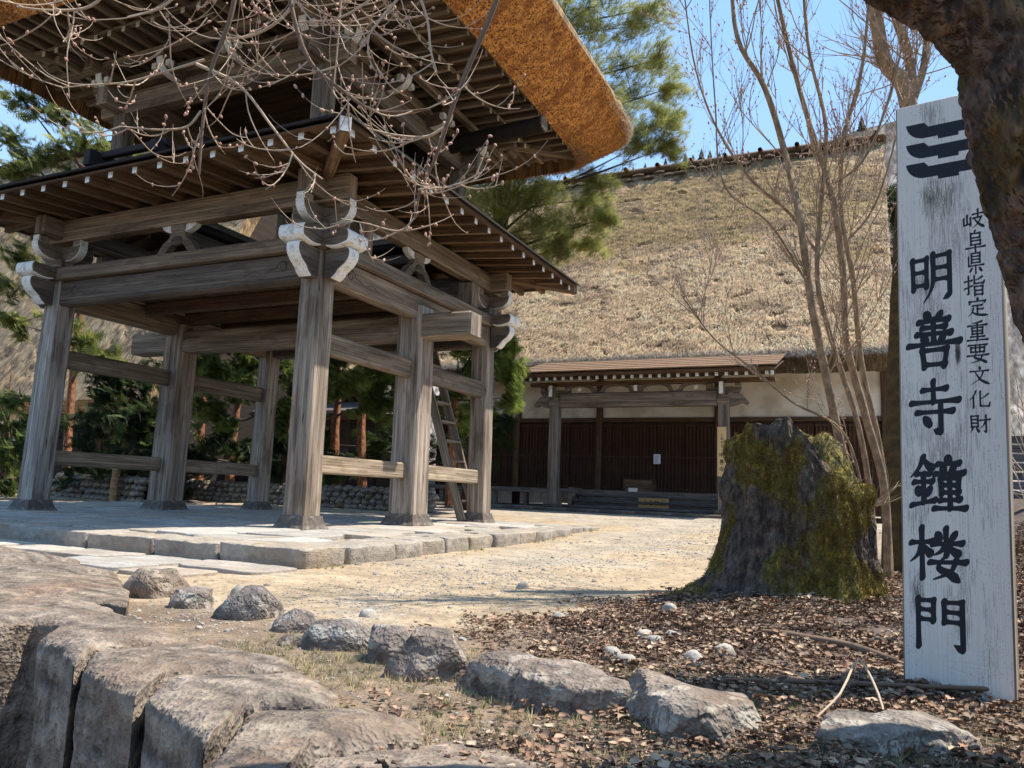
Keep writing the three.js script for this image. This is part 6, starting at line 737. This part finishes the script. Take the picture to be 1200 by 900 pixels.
// ---------------------------------------------------------------- far hills, ridge trees
{
  const ridge = [[-2500, 300], [-900, 200], [0, 235], [300, 225], [560, 215], [680, 208], [720, 203], [790, 194], [860, 187], [930, 178], [970, 166], [1000, 152], [1040, 143], [1090, 128], [1150, 118], [1260, 100], [1700, 60], [2600, 0]], D = 320, P = [], I = [], C = [], UVh = []; const R = []; for (let i = 0; i < ridge.length - 1; i++) for (let k = 0; k < 14; k++) { const t = k / 14; R.push([lerp(ridge[i][0], ridge[i + 1][0], t), lerp(ridge[i][1], ridge[i + 1][1], t) + 3 * fbm(i + t, 2, 7, 3)]); }
  R.forEach(([x, y]) => { const dir = ray(x, y), h = Math.hypot(dir.x, dir.z), p = dir.clone().multiplyScalar(D / h * 1); for (let j = 0; j <= 14; j++) { const t = j / 14, q = lerp(0.45, 1.0, t); const yy = lerp(4, p.y, Math.pow(t, 1.4)) + 3 * fbm(p.x * 0.03, t * 4, p.z * 0.03, 3) * Math.sin(t * Math.PI); P.push(p.x * q, yy, p.z * q); UVh.push(Math.atan2(p.x, -p.z) * 200, t * 120); const w = 1 + 0.7 * fbm(p.x * q * 0.08, 2, p.z * q * 0.08, 4); const cn = ss(0.05, 0.2, fbm(p.x * q * 0.02 + 4, 6, p.z * q * 0.02, 3)); C.push(...mix3([0.34 * w, 0.30 * w, 0.28 * w], [0.11 * w, 0.14 * w, 0.11 * w], cn).map(v => clamp(v))); } });
  for (let i = 0; i < R.length - 1; i++) for (let j = 0; j < 14; j++) { const a = i * 15 + j, b = a + 15; I.push(a, b, a + 1, b, b + 1, a + 1); } const g = new THREE.BufferGeometry(); g.setAttribute('position', new THREE.Float32BufferAttribute(P, 3)); g.setAttribute('color', new THREE.Float32BufferAttribute(C, 3)); g.setAttribute('uv', new THREE.Float32BufferAttribute(UVh, 2)); g.setIndex(I); g.computeVertexNormals(); const wood_ = texture(512, 512, (u, v) => { const a = pf(u, v, 70, 34, 5, 3), b = pf(u, v, 8, 8, 9, 3), k = 90 + 260 * (a - 0.5) + 120 * (b - 0.5) + 90; return [k, k * 0.97, k * 0.93]; }, 60, 60); tag(mk('hills', g, new THREE.MeshStandardMaterial({ map: wood_, vertexColors: true, roughness: 1, side: THREE.DoubleSide })), null, null, null, 'structure');
  // conifers along the far ridge
  const cone = (() => { const gs = []; for (let k = 0; k < 5; k++) { const c = new THREE.ConeGeometry(0.30 * (1 - k * 0.17), 0.34, 9, 1, true), p = c.attributes.position; for (let i = 0; i < p.count; i++) p.setXYZ(i, p.getX(i) * rr(0.7, 1.25), p.getY(i) + rr(-0.03, 0.03), p.getZ(i) * rr(0.7, 1.25)); c.translate(0, 0.25 + k * 0.17, 0); gs.push(c); } const g = mergeGeometries(gs); g.computeVertexNormals(); return g; })(), cm = new THREE.MeshStandardMaterial({ color: 0x33402e, roughness: 1, side: THREE.DoubleSide }), tm = M.barkGrey, trunk = new THREE.CylinderGeometry(0.02, 0.03, 0.4, 6); trunk.translate(0, 0.1, 0);
  let first = null; for (const [x, y, h] of [[742, 200, 3], [756, 199, 4], [768, 197, 3], [780, 196, 5], [792, 195, 4], [803, 193, 6], [812, 192, 5], [822, 191, 7], [832, 190, 6], [843, 189, 5], [1010, 150, 6], [990, 158, 5]]) { const dir = ray(x, y), p = dir.multiplyScalar(312 / Math.hypot(dir.x, dir.z)).add(EYE); const t = thing('ridge_conifer', 'tiny dark conifer standing on the far wooded ridge', 'tree', p.clone().add(V(0, -1.2, 0)), 'conifers on the far ridge'); const a = new THREE.Mesh(cone, cm), b = new THREE.Mesh(trunk, tm); a.name = 'crown'; b.name = 'trunk'; a.scale.setScalar(h); b.scale.setScalar(h); t.add(a, b); }
}
{ // cedar beyond the right end of the hall roof
  const b = V(1.75, 0.3, -31.5), cl = []; for (let i = 0; i < 46; i++) { const h = rr(2, 13), r = lerp(1.9, 0.2, (h - 2) / 11); const a = rnd() * 6.283; cl.push([V(b.x + Math.cos(a) * r * rr(0.4, 1), h, b.z + Math.sin(a) * r * rr(0.4, 1)), 0.9, 0.5]); } tree('cedar_tree', 'dark cedar standing behind the right end of the temple roof', 'tree', null, [b, V(1.75, 6, -31.5), V(1.75, 13.2, -31.5)], [0.3, 0.2, 0.04], cl, { per: 50, size: 0.5, col: [0.03, 0.05, 0.018], col2: [0.08, 0.11, 0.035], mat: M.barkRed }); }
// ---------------------------------------------------------------- ground cover: leaves, pebbles, grass
{
  const leaves = [[0.62, 1.8, 0.5, 0.25, 0], [0.95, 1.2, 0.7, -0.3, 1.4], [0.4, 2.4, 0.6, 0.4, 2.9], [0.8, 1.5, 1.0, 0.15, 4.4]].map(([w, e, curl, bend, a], k) => { const g = new THREE.PlaneGeometry(1, 1, 3, 4), p = g.attributes.position; for (let i = 0; i < p.count; i++) { const x = p.getX(i), y = p.getY(i), q = Math.max(0.06, 1 - Math.pow(Math.abs(y) * 2, e)) * (1 + 0.5 * N(y * 7, k * 3, 1)); p.setXYZ(i, x * q * w, y * (1 + 0.15 * N(x * 5, y * 5, k)), curl * x * x + bend * y * y * 1.4 + 0.25 * N(x * 4, y * 4, 3 + k) * 0.7); } g.rotateX(-Math.PI / 2 + [0.12, -0.25, 0.35, -0.1][k]); g.rotateY(a * 1.7); const s_ = [1, 1.25, 0.7, 0.9][k]; g.scale(s_, s_, s_); g.translate(Math.cos(a) * 1.1, [0.05, 0.18, 0, 0.2][k], Math.sin(a) * 1.1); return g; }), lg = mergeGeometries(leaves); lg.computeVertexNormals();
  const o = new THREE.Object3D(), c = new THREE.Color(), L = []; let guard = 0;
  while (L.length < 30000 && guard++ < 1500000) { const z = -8.5 + 7.3 * Math.pow(rnd(), 0.75), x = rr(-2.2, 2.6); if (z > wallZ(x) - 0.1) continue; const d = x - soilX(z), n = fbm(x * 2, 3, z * 2, 3), mp = ss(-3.2, -2.7, z) * 0.45; const dens = Math.max(ss(-0.25, 0.25, d + n * 0.8), mp * ss(-0.1, 0.25, n + 0.1)) * (x > -0.1 || z < -3.6 ? 1 : 0.75) * ss(-1.75, -1.1, x + (z < -3.2 ? 0.6 : 0)); if (rnd() > dens * (0.35 + 0.65 * ss(-0.15, 0.15, fbm(x * 5, 2, z * 5, 3)))) continue; if (Math.hypot(x + 0.47, z + 5.25) < 0.5) continue; L.push([x, z]); }
  const im = new THREE.InstancedMesh(lg, M.litter, L.length); im.name = 'leaf_litter'; const pal = [[0.24, 0.14, 0.08], [0.30, 0.18, 0.11], [0.18, 0.105, 0.065], [0.36, 0.24, 0.155], [0.40, 0.29, 0.19], [0.13, 0.08, 0.055]];
  L.forEach(([x, z], i) => { o.position.set(x, heightAt(x, z) + rr(0.004, 0.028), z); o.rotation.set(rr(-0.3, 0.3), rnd() * 6.283, rr(-0.3, 0.3)); const s = 0.007 + 0.028 * Math.pow(rnd(), 1.6); o.scale.set(s, s * rr(0.6, 1.3), s); o.updateMatrix(); im.setMatrixAt(i, o.matrix); const k = pick(pal), v = rr(0.45, 1.3); im.setColorAt(i, c.setRGB(k[0] * v, k[1] * v, k[2] * v)); }); im.castShadow = im.receiveShadow = true; tag(im, 'brown fallen leaves covering the mound round the signpost and stump', 'leaves', null, 'stuff'); scene.add(im);
  const sg = new THREE.CylinderGeometry(0.5, 0.8, 1, 5); sg.rotateX(Math.PI / 2); const ns = 2600, is = new THREE.InstancedMesh(sg, M.twigDark, ns); is.name = 'litter_sticks'; for (let i = 0; i < ns; i++) { const [x, z] = L[Math.floor(rnd() * L.length)]; o.position.set(x, heightAt(x, z) + rr(0.01, 0.025), z); o.rotation.set(rr(-0.2, 0.2), rnd() * 6.3, 0); const w = rr(0.001, 0.0026); o.scale.set(w, w, rr(0.03, 0.14)); o.updateMatrix(); is.setMatrixAt(i, o.matrix); } tag(is, 'small dead twigs scattered among the fallen leaves', 'twigs', null, 'stuff'); scene.add(is);
  // pebbles
  const pg = new THREE.IcosahedronGeometry(1, 1); { const p = pg.attributes.position; for (let i = 0; i < p.count; i++) { const x = p.getX(i), y = p.getY(i), z = p.getZ(i), k = 1 + 0.35 * N(x * 1.7, y * 1.7, z * 1.7); p.setXYZ(i, x * k, y * k * 0.6, z * k); } pg.computeVertexNormals(); }
  const Q = []; guard = 0; while (Q.length < 8000 && guard++ < 600000) { const far = rnd() < 0.6, z = far ? rr(-18.5, -5) : rr(-6, -1.4), x = far ? rr(-5, 1.5) : rr(-4.6, 1.8); if (x < PX1 + 0.02 && z < PZ0 + 0.03 && z > PZ1) continue; if (z > wallZ(x) - 0.15) continue; const n = fbm(x * 0.9, 6, z * 0.9, 3), band = Math.exp(-Math.pow((x + 3.1 + 0.06 * z) / 0.5, 2)); if (rnd() > 0.1 + ss(-0.02, 0.2, n) * 0.35 + band) continue; Q.push([x, z, far]); }
  const ip = new THREE.InstancedMesh(pg, M.pebble, Q.length); ip.name = 'gravel'; Q.forEach(([x, z, far], i) => { const s = (rnd() < 0.015 ? rr(0.013, 0.024) : rr(0.003, 0.009)) * (far ? 1.25 : 1); o.position.set(x, heightAt(x, z) + s * 0.15, z); o.rotation.set(rr(-0.3, 0.3), rnd() * 6, rr(-0.3, 0.3)); o.scale.set(s, s, s * rr(0.7, 1.3)); o.updateMatrix(); ip.setMatrixAt(i, o.matrix); const v = rr(0.2, 0.36), w = rr(0, 0.6); ip.setColorAt(i, c.setRGB(v, v * lerp(0.84, 0.98, w), v * lerp(0.66, 0.95, w))); }); ip.castShadow = ip.receiveShadow = true; tag(ip, 'loose gravel strewn over the sandy courtyard', 'gravel', null, 'stuff'); scene.add(ip);
  // dry and green grass blades
  const gg = (() => { const v = []; for (let k = 0; k < 9; k++) { const a = rnd() * 6.283, r = rr(0.1, 0.5), w = 0.035; const x = Math.cos(a) * r * 0.4, z = Math.sin(a) * r * 0.4; v.push(x - w, 0, z, x + w, 0, z, x + Math.cos(a) * r * 1.6, rr(0.5, 1), z + Math.sin(a) * r * 1.6); } const g = new THREE.BufferGeometry(); g.setAttribute('position', new THREE.Float32BufferAttribute(v, 3)); g.computeVertexNormals(); return g; })();
  const G = []; for (let i = 0; i < 420; i++) { const s = rnd(); const x = PX1 + rr(0.0, 0.16) - 0.03 * s * 8, z = PZ0 - s * 7.4; if (fbm(x * 2, 1, z * 2, 2) > -0.02) G.push([x, z, rr(0.02, 0.05), rnd() < 0.5]); } for (let i = 0; i < 9000; i++) { const x = rr(-2.4, 1.4), z = rr(-3.0, -1.3); if (z > wallZ(x) - 0.1) continue; if (fbm(x * 1.8, 7, z * 1.8, 3) > -0.06) G.push([x, z, rr(0.012, 0.035), rnd() < 0.2]); }
  const ig = new THREE.InstancedMesh(gg, M.straw, G.length); ig.name = 'grass'; G.forEach(([x, z, s, green], i) => { o.position.set(x, heightAt(x, z), z); o.rotation.set(0, rnd() * 6, 0); o.scale.setScalar(s); o.updateMatrix(); ig.setMatrixAt(i, o.matrix); const v = rr(0.7, 1.2); ig.setColorAt(i, green ? c.setRGB(0.16 * v, 0.19 * v, 0.04 * v) : c.setRGB(0.42 * v, 0.34 * v, 0.19 * v)); }); ig.castShadow = ig.receiveShadow = true; tag(ig, 'short sparse grass on the path and along the platform edge', 'grass', null, 'stuff'); scene.add(ig);
}
renderer.render(scene, camera);
